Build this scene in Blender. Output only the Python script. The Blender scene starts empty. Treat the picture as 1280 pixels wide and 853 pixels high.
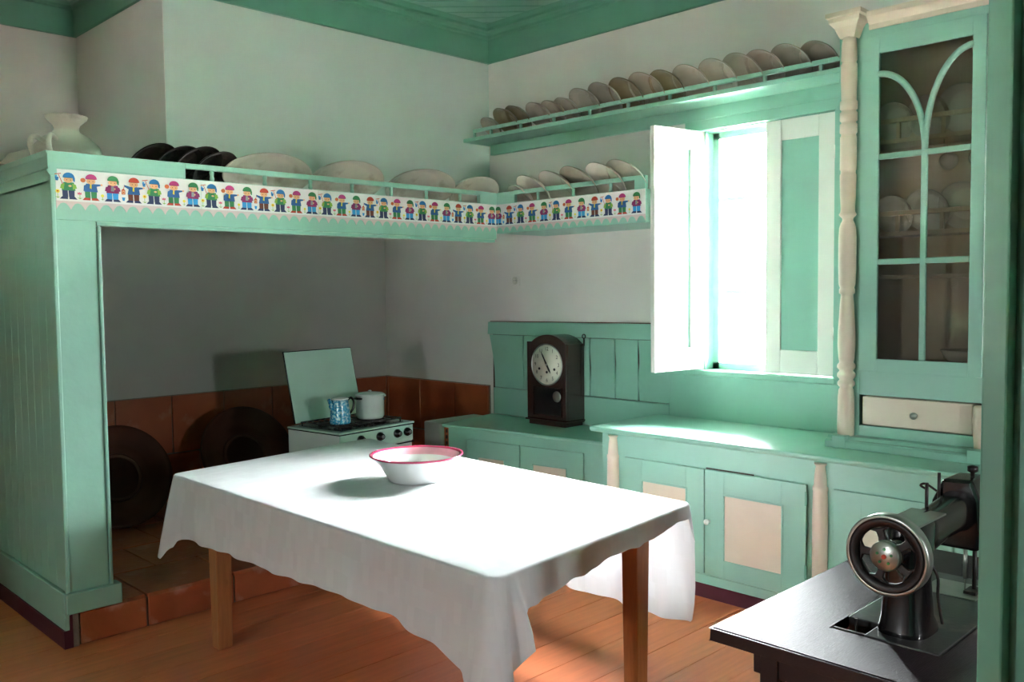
import bpy, bmesh, math, random
from mathutils import Vector, Matrix
from math import sin, cos, pi, radians as RAD
random.seed(7)
S = bpy.context.scene
COL = S.collection

# ---------------------------------------------------------------- camera
cam_d = bpy.data.cameras.new('camera'); cam = bpy.data.objects.new('camera', cam_d); COL.objects.link(cam)
F_PX, YAW, PITCH, ROLL = 1118.64, RAD(45.1847), RAD(3.19464), RAD(-0.64787)
cam_d.sensor_width = 36.0; cam_d.lens = 36.0*F_PX/1280.0; cam_d.clip_start = .05; cam_d.clip_end = 200
cam.location = (0, 0, 1.65)
fw = Vector((-sin(YAW)*cos(PITCH), cos(YAW)*cos(PITCH), -sin(PITCH))); rt = Vector((cos(YAW), sin(YAW), 0)); up = rt.cross(fw)
r2 = cos(ROLL)*rt + sin(ROLL)*up; u2 = -sin(ROLL)*rt + cos(ROLL)*up
m3 = Matrix((r2, u2, -fw)).transposed(); cam.rotation_euler = m3.to_euler()
S.camera = cam
# ---------------------------------------------------------------- world: bright overcast sky
w = bpy.data.worlds.new('sky'); S.world = w; w.use_nodes = True
bg = w.node_tree.nodes['Background']; bg.inputs[0].default_value = (0.93, 0.97, 1.0, 1); WN = w.node_tree.nodes; WL = w.node_tree.links
_tc = WN.new('ShaderNodeTexCoord'); _sp = WN.new('ShaderNodeSeparateXYZ'); WL.new(_tc.outputs['Generated'], _sp.inputs[0])
_mr = WN.new('ShaderNodeMapRange'); WL.new(_sp.outputs[2], _mr.inputs[0]); _mr.inputs[1].default_value = 0; _mr.inputs[2].default_value = 1     # overcast sky: zenith three times the horizon
SKY = 62.0; _mr.inputs[3].default_value = SKY; _mr.inputs[4].default_value = SKY*3; WL.new(_mr.outputs[0], bg.inputs[1])
S.view_settings.view_transform = 'Standard'; S.view_settings.look = 'None'; S.view_settings.gamma = 1; S.view_settings.use_curve_mapping = False
S.view_settings.exposure = 0.90
S.cycles.max_bounces = 10; S.cycles.diffuse_bounces = 7; S.cycles.glossy_bounces = 4; S.cycles.transparent_max_bounces = 12
S.cycles.use_denoising = True; S.cycles.sample_clamp_indirect = 0
S.cycles.caustics_reflective = False; S.cycles.caustics_refractive = False
sun_d = bpy.data.lights.new('hazy_sun', 'SUN'); sun_d.energy = 340; sun_d.angle = RAD(80); sun_d.color = (.97, .97, 1)   # sun behind thin cloud on the window side
sun = bpy.data.objects.new('hazy_sun', sun_d); COL.objects.link(sun); sun.location = (0, 12, 14)
sun.rotation_euler = Vector((-.05, -cos(RAD(58)), -sin(RAD(58)))).to_track_quat('-Z', 'Y').to_euler()
def portal(x, y, z, sx, sz, ry):
    l = bpy.data.lights.new('window_portal', 'AREA'); l.shape = 'RECTANGLE'; l.size = sx; l.size_y = sz; l.cycles.is_portal = True
    o = bpy.data.objects.new('window_portal', l); COL.objects.link(o); o.location = (x, y, z); o.rotation_euler = (RAD(90), 0, ry)
portal(-2.85, 4.88, 1.88, 0.60, 1.50, pi)      # faces -y (into the room)
portal(-1.80, -2.78, 1.525, .46, .67, 0)
portal(1.92, 2.51, 1.625, .44, .57, RAD(90))  # for the added fill opening in the right wall
# portal light direction: -Z of the lamp; rot x 90 -> -Z points +y ; rz pi flips to -y

# ---------------------------------------------------------------- materials
def lin(c): return tuple(((v/12.92) if v <= .04045 else ((v+.055)/1.055)**2.4) for v in c)
def hexc(h): return lin(tuple(int(h[i:i+2], 16)/255 for i in (0, 2, 4)))
def mat(name, col, rough=.5, var=.06, nscale=6, bump=.02, bscale=60, metal=0, coat=0, detail=3, stretch=None, objvar=0, spec=.5, dist=.002):
    if isinstance(col, str): col = hexc(col)
    m = bpy.data.materials.new(name); m.use_nodes = True; nt = m.node_tree; N = nt.nodes; L = nt.links
    b = N['Principled BSDF']; b.inputs['Roughness'].default_value = rough; b.inputs['Metallic'].default_value = metal
    b.inputs['Coat Weight'].default_value = coat; b.inputs['Coat Roughness'].default_value = .15; b.inputs['Specular IOR Level'].default_value = spec
    tc = N.new('ShaderNodeTexCoord'); mp = N.new('ShaderNodeMapping'); L.new(tc.outputs['Object'], mp.inputs[0])
    if stretch: mp.inputs['Scale'].default_value = stretch
    n = N.new('ShaderNodeTexNoise'); n.inputs['Scale'].default_value = nscale; n.inputs['Detail'].default_value = detail; L.new(mp.outputs[0], n.inputs['Vector'])
    mr = N.new('ShaderNodeMapRange'); L.new(n.outputs[0], mr.inputs[0]); mr.inputs[1].default_value = .25; mr.inputs[2].default_value = .75
    mr.inputs[3].default_value = 1-var; mr.inputs[4].default_value = 1+var
    src = mr.outputs[0]
    if objvar:
        oi = N.new('ShaderNodeObjectInfo'); r = N.new('ShaderNodeMapRange'); L.new(oi.outputs['Random'], r.inputs[0]); r.inputs[3].default_value = 1-objvar; r.inputs[4].default_value = 1+objvar
        mu = N.new('ShaderNodeMath'); mu.operation = 'MULTIPLY'; L.new(src, mu.inputs[0]); L.new(r.outputs[0], mu.inputs[1]); src = mu.outputs[0]
        ad = N.new('ShaderNodeVectorMath'); ad.operation = 'ADD'; L.new(mp.outputs[0], ad.inputs[0])
        cx = N.new('ShaderNodeCombineXYZ'); m10 = N.new('ShaderNodeMath'); m10.operation = 'MULTIPLY'; m10.inputs[1].default_value = 37; L.new(oi.outputs['Random'], m10.inputs[0])
        L.new(m10.outputs[0], cx.inputs[0]); L.new(m10.outputs[0], cx.inputs[1]); L.new(cx.outputs[0], ad.inputs[1]); L.new(ad.outputs[0], n.inputs['Vector'])
    vm = N.new('ShaderNodeVectorMath'); vm.operation = 'SCALE'; vm.inputs[0].default_value = col[:3]; L.new(src, vm.inputs['Scale'])
    L.new(vm.outputs[0], b.inputs['Base Color'])
    if bump:
        n2 = N.new('ShaderNodeTexNoise'); n2.inputs['Scale'].default_value = bscale; n2.inputs['Detail'].default_value = 4; L.new(mp.outputs[0], n2.inputs['Vector'])
        bp = N.new('ShaderNodeBump'); bp.inputs['Strength'].default_value = min(1, bump*10); bp.inputs['Distance'].default_value = dist; L.new(n2.outputs[0], bp.inputs['Height']); L.new(bp.outputs[0], b.inputs['Normal'])
    return m
def wear(m, col, scale=9, lo=.62, hi=.70, amt=1.0, stretch=None):
    """patches of another colour (chips, stains, knots)"""
    if isinstance(col, str): col = hexc(col)
    nt = m.node_tree; N = nt.nodes; L = nt.links; b = N['Principled BSDF']; src = b.inputs['Base Color'].links[0].from_socket
    tc = N.new('ShaderNodeTexCoord'); mp = N.new('ShaderNodeMapping'); L.new(tc.outputs['Object'], mp.inputs[0])
    if stretch: mp.inputs['Scale'].default_value = stretch
    n = N.new('ShaderNodeTexNoise'); n.inputs['Scale'].default_value = scale; n.inputs['Detail'].default_value = 6; L.new(mp.outputs[0], n.inputs['Vector'])
    r = N.new('ShaderNodeMapRange'); L.new(n.outputs[0], r.inputs[0]); r.inputs[1].default_value = lo; r.inputs[2].default_value = hi; r.inputs[4].default_value = amt
    mx = N.new('ShaderNodeMix'); mx.data_type = 'RGBA'; L.new(r.outputs[0], mx.inputs['Factor']); L.new(src, mx.inputs['A']); mx.inputs['B'].default_value = (*col, 1)
    L.new(mx.outputs['Result'], b.inputs['Base Color']); return m
M = {}
M['mint'] = wear(mat('mint_paint', '8EBEAC', .34, .05, 3, .03, 25, dist=.004), '7CB09A', 5, .6, .75, .5)
M['mint_dark'] = mat('mint_paint_trim', '649C85', .45, .07, 4, .03, 30)
M['cream'] = mat('cream_paint', 'D6C7B2', .4, .05, 5, .03, 30)
M['white_paint'] = mat('white_gloss_paint', 'E4E1DA', .35, .02, 5, .02, 30)
M['plaster'] = wear(mat('white_plaster', 'E2DDD8', .9, .04, 2, .05, 40, dist=.003), 'D2CBC4', 1.5, .5, .8, .5)
M['plaster_breast'] = mat('pale_green_plaster', 'CDD6CF', .9, .04, 1.5, .05, 40, dist=.003)
M['plaster_alcove'] = wear(mat('grey_plaster', 'BAB8B2', .9, .06, 1.5, .05, 40, dist=.003), 'A3A096', 1.2, .5, .8, .5)  # even grey plaster with slightly darker noise patches
M['tile'] = wear(mat('terracotta', '9A4F2C', .34, .16, 5, .04, 30, coat=.15, objvar=.16, dist=.004), 'B98268', 6, .6, .72, .55)
M['hearth_tile'] = wear(mat('terracotta_hearth', 'A8562F', .36, .16, 6, .05, 30, coat=.2, objvar=.12, dist=.005), 'C69A88', 5, .56, .7, .6)
M['grout'] = mat('grout', '7F7468', .9, .1, 20, .08, 80)
M['board'] = wear(mat('pine_floor', 'CB7446', .42, .12, 4, .02, 20, coat=.1, stretch=(9, .7, 9), objvar=.10, dist=.001), '5B2A12', 5.2, .735, .755, .9, (1.8, 1, 1))
M['ceiling_board'] = mat('ceiling_green', '73A994', .4, .08, 4, .05, 20)
M['maroon'] = mat('maroon_paint', '4B1826', .5, .1, 8, .03, 40)
M['table_wood'] = wear(mat('table_pine', 'A06A3C', .45, .15, 5, .03, 40, stretch=(14, 14, 1.2)), '6D4020', 7, .68, .75, .6, (4, 4, 1))
M['clock_wood'] = mat('walnut_varnish', '361C16', .25, .25, 5, .02, 60, coat=.5, stretch=(12, 12, 1))
M['dial'] = mat('ivory_dial', 'D8D6C6', .4, .02, 5, 0)
M['dark'] = mat('black_iron', '15100F', .35, .2, 8, .04, 50, coat=.3)
M['black'] = mat('black_enamel', '0B0A0B', .22, .1, 8, .01, 50, coat=.5)
M['rust'] = wear(mat('old_black_metal', '19110F', .45, .25, 10, .05, 60), '4A2418', 12, .6, .72, .5)
M['chrome'] = mat('worn_nickel', 'A9ADA6', .3, .1, 20, .02, 80, metal=.9)
M['bedmetal'] = wear(mat('worn_japanned_bed', '2A2B2B', .3, .15, 8, .02, 60, coat=.2), '7A6C62', 6, .55, .66, .7)
M['sewtop'] = wear(mat('dark_varnished_board', '2A2124', .40, .2, 5, .06, 40, coat=0, spec=.08, stretch=(14, 1.2, 14), dist=.002), '8A7A70', 40, .76, .78, .6)
M['sewwood'] = mat('dark_stained_wood', '1D1214', .35, .2, 6, .04, 60, stretch=(2, 10, 2))
M['enamel'] = mat('white_enamel', 'D6DAD8', .18, .03, 5, .0, coat=.5)
M['enamel_mint'] = mat('mint_enamel', 'B4D3C4', .2, .03, 5, 0, coat=.5)
M['rose'] = mat('rose_rim', 'B03A5A', .2, .08, 12, 0, coat=.5)
M['rose_pale'] = mat('rose_fade', 'DDA5AE', .2, .12, 12, 0, coat=.5)
M['stone'] = wear(mat('grey_stoneware', 'A29A8C', .3, .1, 8, .01, coat=.3, objvar=.12), '6E6256', 12, .6, .75, .5)
M['stone_brown'] = wear(mat('brown_stoneware', '8A7C62', .32, .12, 8, .01, coat=.3, objvar=.1), '4E4234', 10, .55, .75, .5)
M['stone_white'] = wear(mat('white_stoneware', 'C2BDAE', .28, .06, 6, .01, coat=.4, objvar=.06), '84705C', 7, .56, .72, .6)
M['china'] = mat('white_china', 'DCD8CE', .2, .03, 6, 0, coat=.5)
M['iron_plate'] = wear(mat('black_glazed_plate', '2A2421', .3, .2, 12, .03, 60, coat=.4), '7A6E64', 14, .55, .72, .7)
M['tray'] = mat('dark_clay_tray', '4A291B', .7, .25, 5, .05, 40, objvar=.1, spec=.2)
M['paper'] = mat('paper', 'DAD8D4', .6, .02, 5, .01)
M['paper_edge'] = mat('paper_pink', 'CDB9B6', .6, .04, 8, .01)
M['outside'] = mat('sunlit_paving', 'DEDACF', .9, .1, 1, 0)
for k, c in dict(p_blue='1F6FB0', p_pink='B03070', p_green='2F7F4A', p_red='BE3B22', p_navy='22305C', p_jacket='1F5A94', p_purple='8A2462', p_leaf='3B7A34', p_cyan='2A8FD0', p_skin='E0A878', p_hair='3A2418', p_brown='6A3020', p_yellow='E2CE3C', p_lime='7FA83C', p_orange='CF6A3A', p_rose='D4607C', p_grey='8E8E90', p_ink='1C1C1C').items():
    M[k] = mat(k.replace('p_', 'print_'), c, .6, .03, 20, 0)
def glass(name, tint=(1, 1, 1), refl=.08):
    m = bpy.data.materials.new(name); m.use_nodes = True; nt = m.node_tree; N = nt.nodes; L = nt.links; N.remove(N['Principled BSDF'])
    t = N.new('ShaderNodeBsdfTransparent'); t.inputs[0].default_value = (*tint, 1); g = N.new('ShaderNodeBsdfGlossy'); g.inputs['Roughness'].default_value = .03
    fr = N.new('ShaderNodeFresnel'); fr.inputs[0].default_value = 1.5
    n = N.new('ShaderNodeTexNoise'); n.inputs['Scale'].default_value = 6; tc = N.new('ShaderNodeTexCoord'); L.new(tc.outputs['Object'], n.inputs['Vector'])
    bp = N.new('ShaderNodeBump'); bp.inputs['Strength'].default_value = .15; bp.inputs['Distance'].default_value = .004; L.new(n.outputs[0], bp.inputs['Height']); L.new(bp.outputs[0], g.inputs['Normal'])
    mx = N.new('ShaderNodeMixShader'); L.new(fr.outputs[0], mx.inputs[0]); L.new(t.outputs[0], mx.inputs[1]); L.new(g.outputs[0], mx.inputs[2])
    L.new(mx.outputs[0], N['Material Output'].inputs[0]); return m
M['glass'] = glass('window_glass'); M['glass_dusty'] = glass('dusty_glass', (.80, .80, .76))
# tablecloth: white cotton with a faint woven check
def cloth_mat():
    m = mat('white_damask', 'D3D6D8', .85, .015, 3, 0); nt = m.node_tree; N = nt.nodes; L = nt.links; b = N['Principled BSDF']
    tc = N.new('ShaderNodeTexCoord'); mp = N.new('ShaderNodeMapping'); mp.inputs['Rotation'].default_value = (0, 0, .03)
    L.new(tc.outputs['UV'], mp.inputs[0])
    br = N.new('ShaderNodeTexBrick'); br.inputs['Scale'].default_value = 1; br.offset = .5; br.inputs['Brick Width'].default_value = .035; br.inputs['Row Height'].default_value = .07; br.inputs['Mortar Size'].default_value = .001
    br.inputs['Color1'].default_value = (0, 0, 0, 1); br.inputs['Color2'].default_value = (1, 1, 1, 1); br.inputs['Mortar'].default_value = (.5, .5, .5, 1); L.new(mp.outputs[0], br.inputs['Vector'])
    src = b.inputs['Base Color'].links[0].from_socket
    r = N.new('ShaderNodeMapRange'); L.new(br.outputs['Color'], r.inputs[0]); r.inputs[3].default_value = .955; r.inputs[4].default_value = 1.03
    vm = N.new('ShaderNodeVectorMath'); vm.operation = 'SCALE'; L.new(src, vm.inputs[0]); L.new(r.outputs[0], vm.inputs['Scale']); L.new(vm.outputs[0], b.inputs['Base Color'])
    n = N.new('ShaderNodeTexNoise'); n.inputs['Scale'].default_value = 260; L.new(tc.outputs['UV'], n.inputs['Vector'])
    bp = N.new('ShaderNodeBump'); bp.inputs['Strength'].default_value = .2; bp.inputs['Distance'].default_value = .001; L.new(n.outputs[0], bp.inputs['Height']); L.new(bp.outputs[0], b.inputs['Normal'])
    tr = N.new('ShaderNodeBsdfTranslucent'); L.new(vm.outputs[0], tr.inputs[0]); mx = N.new('ShaderNodeMixShader'); mx.inputs[0].default_value = .22
    L.new(b.outputs[0], mx.inputs[1]); L.new(tr.outputs[0], mx.inputs[2]); L.new(mx.outputs[0], N['Material Output'].inputs[0]); return m
M['cloth'] = cloth_mat()
def speckle_mat():
    m = mat('blue_mottled_enamel', '2F8FB8', .2, .05, 5, 0, coat=.5); return wear(m, 'A9D3DE', 75, .5, .56, .85)
M['speckle'] = speckle_mat()

# ---------------------------------------------------------------- mesh helpers
class B:
    def __init__(s): s.v = []; s.f = []; s.mi = []; s.sm = []
    def add(s, vs, fs, mi=0, smooth=False):
        k = len(s.v); s.v += [Vector(v) for v in vs]
        for f in fs: s.f.append([i+k for i in f]); s.mi.append(mi); s.sm.append(smooth)
        return s
    def box(s, a, b, mi=0):
        x0, x1 = sorted((a[0], b[0])); y0, y1 = sorted((a[1], b[1])); z0, z1 = sorted((a[2], b[2]))
        return s.add([(x0,y0,z0),(x1,y0,z0),(x1,y1,z0),(x0,y1,z0),(x0,y0,z1),(x1,y0,z1),(x1,y1,z1),(x0,y1,z1)],
                     [(0,3,2,1),(4,5,6,7),(0,1,5,4),(1,2,6,5),(2,3,7,6),(3,0,4,7)], mi)
    def obox(s, c, ax, ay, az, hx, hy, hz, mi=0):
        c = Vector(c); ax = Vector(ax).normalized()*hx; ay = Vector(ay).normalized()*hy; az = Vector(az).normalized()*hz
        vs = [c+i*ax+j*ay+k*az for k in (-1, 1) for (i, j) in ((-1,-1),(1,-1),(1,1),(-1,1))]
        return s.add(vs, [(0,3,2,1),(4,5,6,7),(0,1,5,4),(1,2,6,5),(2,3,7,6),(3,0,4,7)], mi)
    def prism(s, poly, vec, mi=0):
        n = len(poly); p = [Vector(q) for q in poly]; vec = Vector(vec)
        return s.add(p+[q+vec for q in p], [tuple(range(n))[::-1], tuple(range(n, 2*n))]+[(i, (i+1) % n, n+(i+1) % n, n+i) for i in range(n)], mi)
    def lathe(s, prof, c=(0,0,0), axis=(0,0,1), seg=32, mi=0, smooth=True, ref=None, sx=1, sy=1):
        c = Vector(c); az = Vector(axis).normalized(); h = Vector(ref) if ref else (Vector((1,0,0)) if abs(az.x) < .9 else Vector((0,1,0)))
        ax = (h-az*h.dot(az)).normalized(); ay = az.cross(ax); vs = []; fs = []; mis = []
        for r, z in prof:
            for i in range(seg):
                a = 2*pi*i/seg; vs.append(c+az*z+ax*(r*cos(a)*sx)+ay*(r*sin(a)*sy))
        for k in range(len(prof)-1):
            for i in range(seg): fs.append((k*seg+i, k*seg+(i+1) % seg, (k+1)*seg+(i+1) % seg, (k+1)*seg+i)); mis.append(mi[k] if isinstance(mi, (list, tuple)) else mi)
        k0 = len(s.v); s.v += vs
        for f, m_ in zip(fs, mis): s.f.append([i+k0 for i in f]); s.mi.append(m_); s.sm.append(smooth)
        if tuple(prof[0]) == tuple(prof[-1]): return s
        if prof[0][0] > 1e-4: s.f.append([k0+i for i in range(seg)][::-1]); s.mi.append(mis[0]); s.sm.append(False)
        if prof[-1][0] > 1e-4: s.f.append([k0+(len(prof)-1)*seg+i for i in range(seg)]); s.mi.append(mis[-1]); s.sm.append(False)
        return s
    def cyl(s, p0, p1, r0, r1=None, seg=16, mi=0):
        p0 = Vector(p0); p1 = Vector(p1); r1 = r0 if r1 is None else r1
        return s.lathe([(r0, 0), (r1, (p1-p0).length)], p0, p1-p0, seg, mi, True)
    def tube(s, pts, r, seg=10, mi=0, closed=False):
        pts = [Vector(p) for p in pts]; n = len(pts); k0 = len(s.v)
        rr = r if isinstance(r, (list, tuple)) else [r]*n
        ref = None
        for i, p in enumerate(pts):
            if closed: t = pts[(i+1) % n]-pts[i-1]
            else: t = pts[min(i+1, n-1)]-pts[max(i-1, 0)]
            t.normalize()
            if ref is None: ref = Vector((0,0,1)) if abs(t.z) < .9 else Vector((1,0,0))
            a = (ref-t*ref.dot(t)).normalized(); b = t.cross(a); ref = a
            for j in range(seg): s.v.append(p+rr[i]*(a*cos(2*pi*j/seg)+b*sin(2*pi*j/seg)))
        for i in range(n if closed else n-1):
            for j in range(seg):
                i2 = (i+1) % n; s.f.append([k0+i*seg+j, k0+i*seg+(j+1) % seg, k0+i2*seg+(j+1) % seg, k0+i2*seg+j]); s.mi.append(mi); s.sm.append(True)
        if not closed:
            s.f.append([k0+j for j in range(seg)][::-1]); s.f.append([k0+(n-1)*seg+j for j in range(seg)]); s.mi += [mi, mi]; s.sm += [False, False]
        return s
    def poly(s, pts, mi=0): return s.add(pts, [tuple(range(len(pts)))], mi)
    def mesh(s, name, mats, origin=(0,0,0), fix=True):
        me = bpy.data.meshes.new(name); o = Vector(origin)
        me.from_pydata([v-o for v in s.v], [], s.f)
        for m_ in (mats if isinstance(mats, (list, tuple)) else [mats]): me.materials.append(M[m_] if isinstance(m_, str) else m_)
        me.polygons.foreach_set('material_index', s.mi); me.polygons.foreach_set('use_smooth', s.sm)
        if fix:
            bm = bmesh.new(); bm.from_mesh(me); bmesh.ops.remove_doubles(bm, verts=bm.verts, dist=1e-6); bmesh.ops.recalc_face_normals(bm, faces=bm.faces); bm.to_mesh(me); bm.free()
        me.update(); return me
def tag(o, label=None, cat=None, group=None, kind=None):
    if label: o['label'] = label
    if cat: o['category'] = cat
    if group: o['group'] = group
    if kind: o['kind'] = kind
    return o
def wloc(p):
    v = Vector((0,0,0))
    while p is not None: v += p.location; p = p.parent
    return v
def put(name, b, mats, parent=None, bevel=0, label=None, loc=None, fix=True):
    """link builder (given in world coordinates) as one object; its origin sits at its parent's origin or at loc"""
    org = Vector(loc) if loc is not None else (wloc(parent) if parent is not None else Vector((0,0,0)))
    me = b.mesh(name, mats, org, fix); o = bpy.data.objects.new(name, me); COL.objects.link(o)
    if parent is not None: o.parent = parent; o.location = org-wloc(parent)
    else: o.location = org
    if bevel:
        md = o.modifiers.new('bevel', 'BEVEL'); md.width = bevel; md.segments = 2; md.limit_method = 'ANGLE'; md.angle_limit = RAD(40)
    if label: o['label'] = label
    return o
def bx(a, b): return B().box(a, b)
def thing(name, label, cat, loc=(0,0,0), group=None):
    o = bpy.data.objects.new(name, None); COL.objects.link(o); o.location = loc; o.empty_display_size = .1
    return tag(o, label, cat, group)
def structure(name, b, mats, label=None, parent=None, bevel=0):
    o = put(name, b, mats, parent, bevel)
    if parent is None: o['kind'] = 'structure'
    if label: o['label'] = label
    return o
def smooth_path(pts, n=6):
    pts = [Vector(p) for p in pts]; out = []
    for i in range(len(pts)-1):
        p0 = pts[max(i-1, 0)]; p1 = pts[i]; p2 = pts[i+1]; p3 = pts[min(i+2, len(pts)-1)]
        for k in range(n):
            t = k/n; out.append(.5*((2*p1)+(-p0+p2)*t+(2*p0-5*p1+4*p2-p3)*t*t+(-p0+3*p1-3*p2+p3)*t**3))
    return out+[pts[-1]]

# ================================================================ SETTING
XW, YW = -6.285, 4.706       # fireplace wall plane, window wall plane
XB, XH = -4.955, -4.39       # chimney breast face, hood front
YB, YH = 2.216, 1.42         # breast left side, hood left side
XR, YF, ZC = 1.7, -2.6, 3.60
# floor with single boards running towards the window wall
sub = structure('floor', bx((XW-.2, YF-.3, -.12), (XR+.2, YW+.3, -.022)), 'grout', 'orange varnished pine board floor')
bw = .205; k = 0; x = XW
bm_ = {}
while x < XR:
    w_ = min(bw, XR-x)-.003; key = round(w_, 3)
    if key not in bm_: bm_[key] = bx((0, YF, -.022), (w_, YW, 0)).mesh('floor_board', 'board')
    o = bpy.data.objects.new('floor_board', bm_[key]); COL.objects.link(o); o.parent = sub; o.location = (x, 0, 0); x += bw
# walls
wb = B()
wx0, wx1, wz0, wz1 = -3.06, -2.225, 1.15, 2.605
for a, b_ in (((XW-.4, 0), (wx0, ZC+.1)), ((wx1, 0), (XR+.4, ZC+.1)), ((wx0, 0), (wx1, wz0)), ((wx0, wz1), (wx1, ZC+.1))):
    wb.box((a[0], YW, a[1]-(.1 if a[1] == 0 else 0)), (b_[0], YW+.17, b_[1]))
wall_back = structure('wall_back', wb, 'plaster', 'uneven white plaster wall with the window')
wl = structure('wall_left', bx((XW-.3, YF-.3, -.1), (XW, YW, ZC+.1)), 'plaster_alcove', 'grey plaster wall at the back of the fireplace alcove')
fb = B(); vx0, vx1, vz0, vz1 = -2.02, -1.58, 1.2, 1.85
for a, b_ in (((XW-.3, -.1), (vx0, ZC+.1)), ((vx1, -.1), (XR+.3, ZC+.1)), ((vx0, -.1), (vx1, vz0)), ((vx0, vz1), (vx1, ZC+.1))):
    fb.box((a[0], YF-.3, a[1]), (b_[0], YF, b_[1]))
structure('wall_front', fb, 'plaster'); rb = B(); ry0, ry1, rz0, rz1 = 2.3, 2.72, 1.35, 1.9
for a, b_ in (((YF, -.1), (ry0, ZC+.1)), ((ry1, -.1), (YW, ZC+.1)), ((ry0, -.1), (ry1, rz0)), ((ry0, rz1), (ry1, ZC+.1))):
    rb.box((XR, a[0], a[1]), (XR+.3, b_[0], b_[1]))
structure('wall_right', rb, 'plaster')
fill_w = structure('fill_window', B().box((XR+.15, ry0, rz0), (XR+.2, ry0+.06, rz1)).box((XR+.15, ry1-.06, rz0), (XR+.2, ry1, rz1)).box((XR+.15, ry0, rz1-.06), (XR+.2, ry1, rz1)).box((XR+.15, ry0, rz0), (XR+.2, ry1, rz0+.06)), 'mint')  # unseen window added in the right wall as soft fill light
put('window_pane', bx((XR+.172, ry0+.06, rz0+.06), (XR+.176, ry1-.06, rz1-.06)), 'glass', fill_w)
structure('wall_chimney', bx((XW, YB, 2.235), (XB, YW, ZC+.1)), ['plaster_breast'], 'pale green plastered chimney breast above the hood shelf')
put('side_plaster', bx((XW, YB-.004, 2.235), (XB-.002, YB, ZC)), 'plaster', bpy.data.objects['wall_chimney'], label='pinkish white plaster of the breast side')
put('plaster_above_hood', bx((XW, YF, 2.2), (XW+.004, YB-.004, ZC)), 'plaster', wl, label='beige white plaster above the hood')
# wall tiles: two courses round the alcove, and the run that meets the panelling
def course(parent, p0, d, n, length, w0, z0, z1, cuts):
    d = Vector(d); n = Vector(n); prev = 0
    for c in cuts+[length]:
        if c-prev < .02: continue
        j = .004; q = Vector(p0)+d*(prev+j); a = q; e = Vector(p0)+d*(c-j); t = .018+random.uniform(-.003, .003)
        b = B().prism([a+Vector((0,0,z0)), e+Vector((0,0,z0)), e+Vector((0,0,z1)), a+Vector((0,0,z1))], n*t); put('wall_tile', b, 'tile', parent, .003, loc=(a+e)/2+Vector((0,0,(z0+z1)/2))); prev = c
yc_ = [1.5+.42*i+.03 for i in range(1, 8)]
cu = [c-1.46 for c in (1.57, 1.97, 2.37, 2.771, 3.171, 3.573, 3.97, 4.37)]
put('wall_mortar', bx((XW, 1.46, .13), (XW+.008, YW, .93)), 'grout', wl); put('wall_mortar', bx((XW, YW-.008, .13), (-4.975, YW, .93)), 'grout', wall_back)
course(wl, (XW+.008, 1.46, 0), (0,1,0), (1,0,0), YW-1.46-.026, 0, .515, .925, cu)
course(wl, (XW+.008, 1.46, 0), (0,1,0), (1,0,0), YW-1.46-.026, 0, .165, .505, [c+.2 for c in cu[:-1]])
course(wall_back, (XW+.02, YW-.008, 0), (1,0,0), (0,-1,0), 1.29, 0, .515, .925, [.03, .46, .90])
course(wall_back, (XW+.02, YW-.008, 0), (1,0,0), (0,-1,0), 1.29, 0, .165, .505, [.24, .68, 1.1])
# ceiling with boards laid on the diagonal, plus deep green cornice boards
ce = structure('ceiling', bx((XW-.3, YF-.3, ZC+.02), (XR+.3, YW+.3, ZC+.15)), 'ceiling_board', 'green painted board ceiling')
def clip(poly, a, b_, c):      # keep a*x+b*y<=c
    out = []
    for i in range(len(poly)):
        p, q = poly[i], poly[(i+1) % len(poly)]; dp = a*p[0]+b_*p[1]-c; dq = a*q[0]+b_*q[1]-c
        if dp <= 0: out.append(p)
        if dp*dq < 0: t = dp/(dp-dq); out.append((p[0]+(q[0]-p[0])*t, p[1]+(q[1]-p[1])*t))
    return out
s2 = 2**-.5; cb = .125; t0 = -11.2/ 1.0
kk = 0
for i in range(90):
    lo = -10.6*s2*1.45+i*cb; hi = lo+cb-.014; pl = [(XW, YF), (XR, YF), (XR, YW), (XW, YW)]     # coordinate across = (x-y)*s2
    pl = clip(pl, s2, -s2, hi)
    if len(pl) < 3: continue
    pl = clip(pl, -s2, s2, -lo)
    if len(pl) < 3: continue
    put('ceiling_board', B().prism([(p[0], p[1], ZC) for p in pl], (0, 0, .022)), 'ceiling_board', ce, loc=(pl[0][0], pl[0][1], ZC)); kk += 1
def cornice(name, p0, p1, n, label):
    p0 = Vector(p0); p1 = Vector(p1); n = Vector(n)
    prof = [(0, 3.352), (.025, 3.352), (.025, 3.52), (.04, 3.528), (.04, 3.545), (.06, 3.56), (.085, 3.565), (.085, 3.582), (.13, 3.6), (0, 3.6)]
    structure(name, B().prism([p0+n*a+Vector((0,0,z)) for a, z in prof], p1-p0), 'mint_dark', label)
cornice('trim_1', (XB, YW, 0), (XR, YW, 0), (0,-1,0), 'green cornice board above the window wall')
cornice('trim_2', (XB, YB-.025, 0), (XB, YW, 0), (1,0,0), 'green cornice board above the chimney breast')
cornice('trim_3', (XW, YB, 0), (XB+.02, YB, 0), (0,-1,0), 'green cornice board along the side of the breast')
cornice('trim_4', (XW, YF, 0), (XW, YB, 0), (1,0,0), 'green cornice board on the far left wall')
cornice('trim_5', (XW, YF, 0), (XR, YF, 0), (0,1,0), 'green cornice board behind the viewer')
# partition stub with painted jamb close to the viewer
pa = structure('wall_partition', bx((-.25, 1.21, 0), (XR, 1.33, ZC)), 'mint_dark', 'green partition edge at the right of the view')
put('jamb', bx((-.366, 1.165, 0), (-.337, 1.36, 2.6)), 'mint_dark', pa, .003); put('casing', bx((-.337, 1.19, 0), (-.25, 1.35, 2.6)), 'mint_dark', pa, .004)
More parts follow.
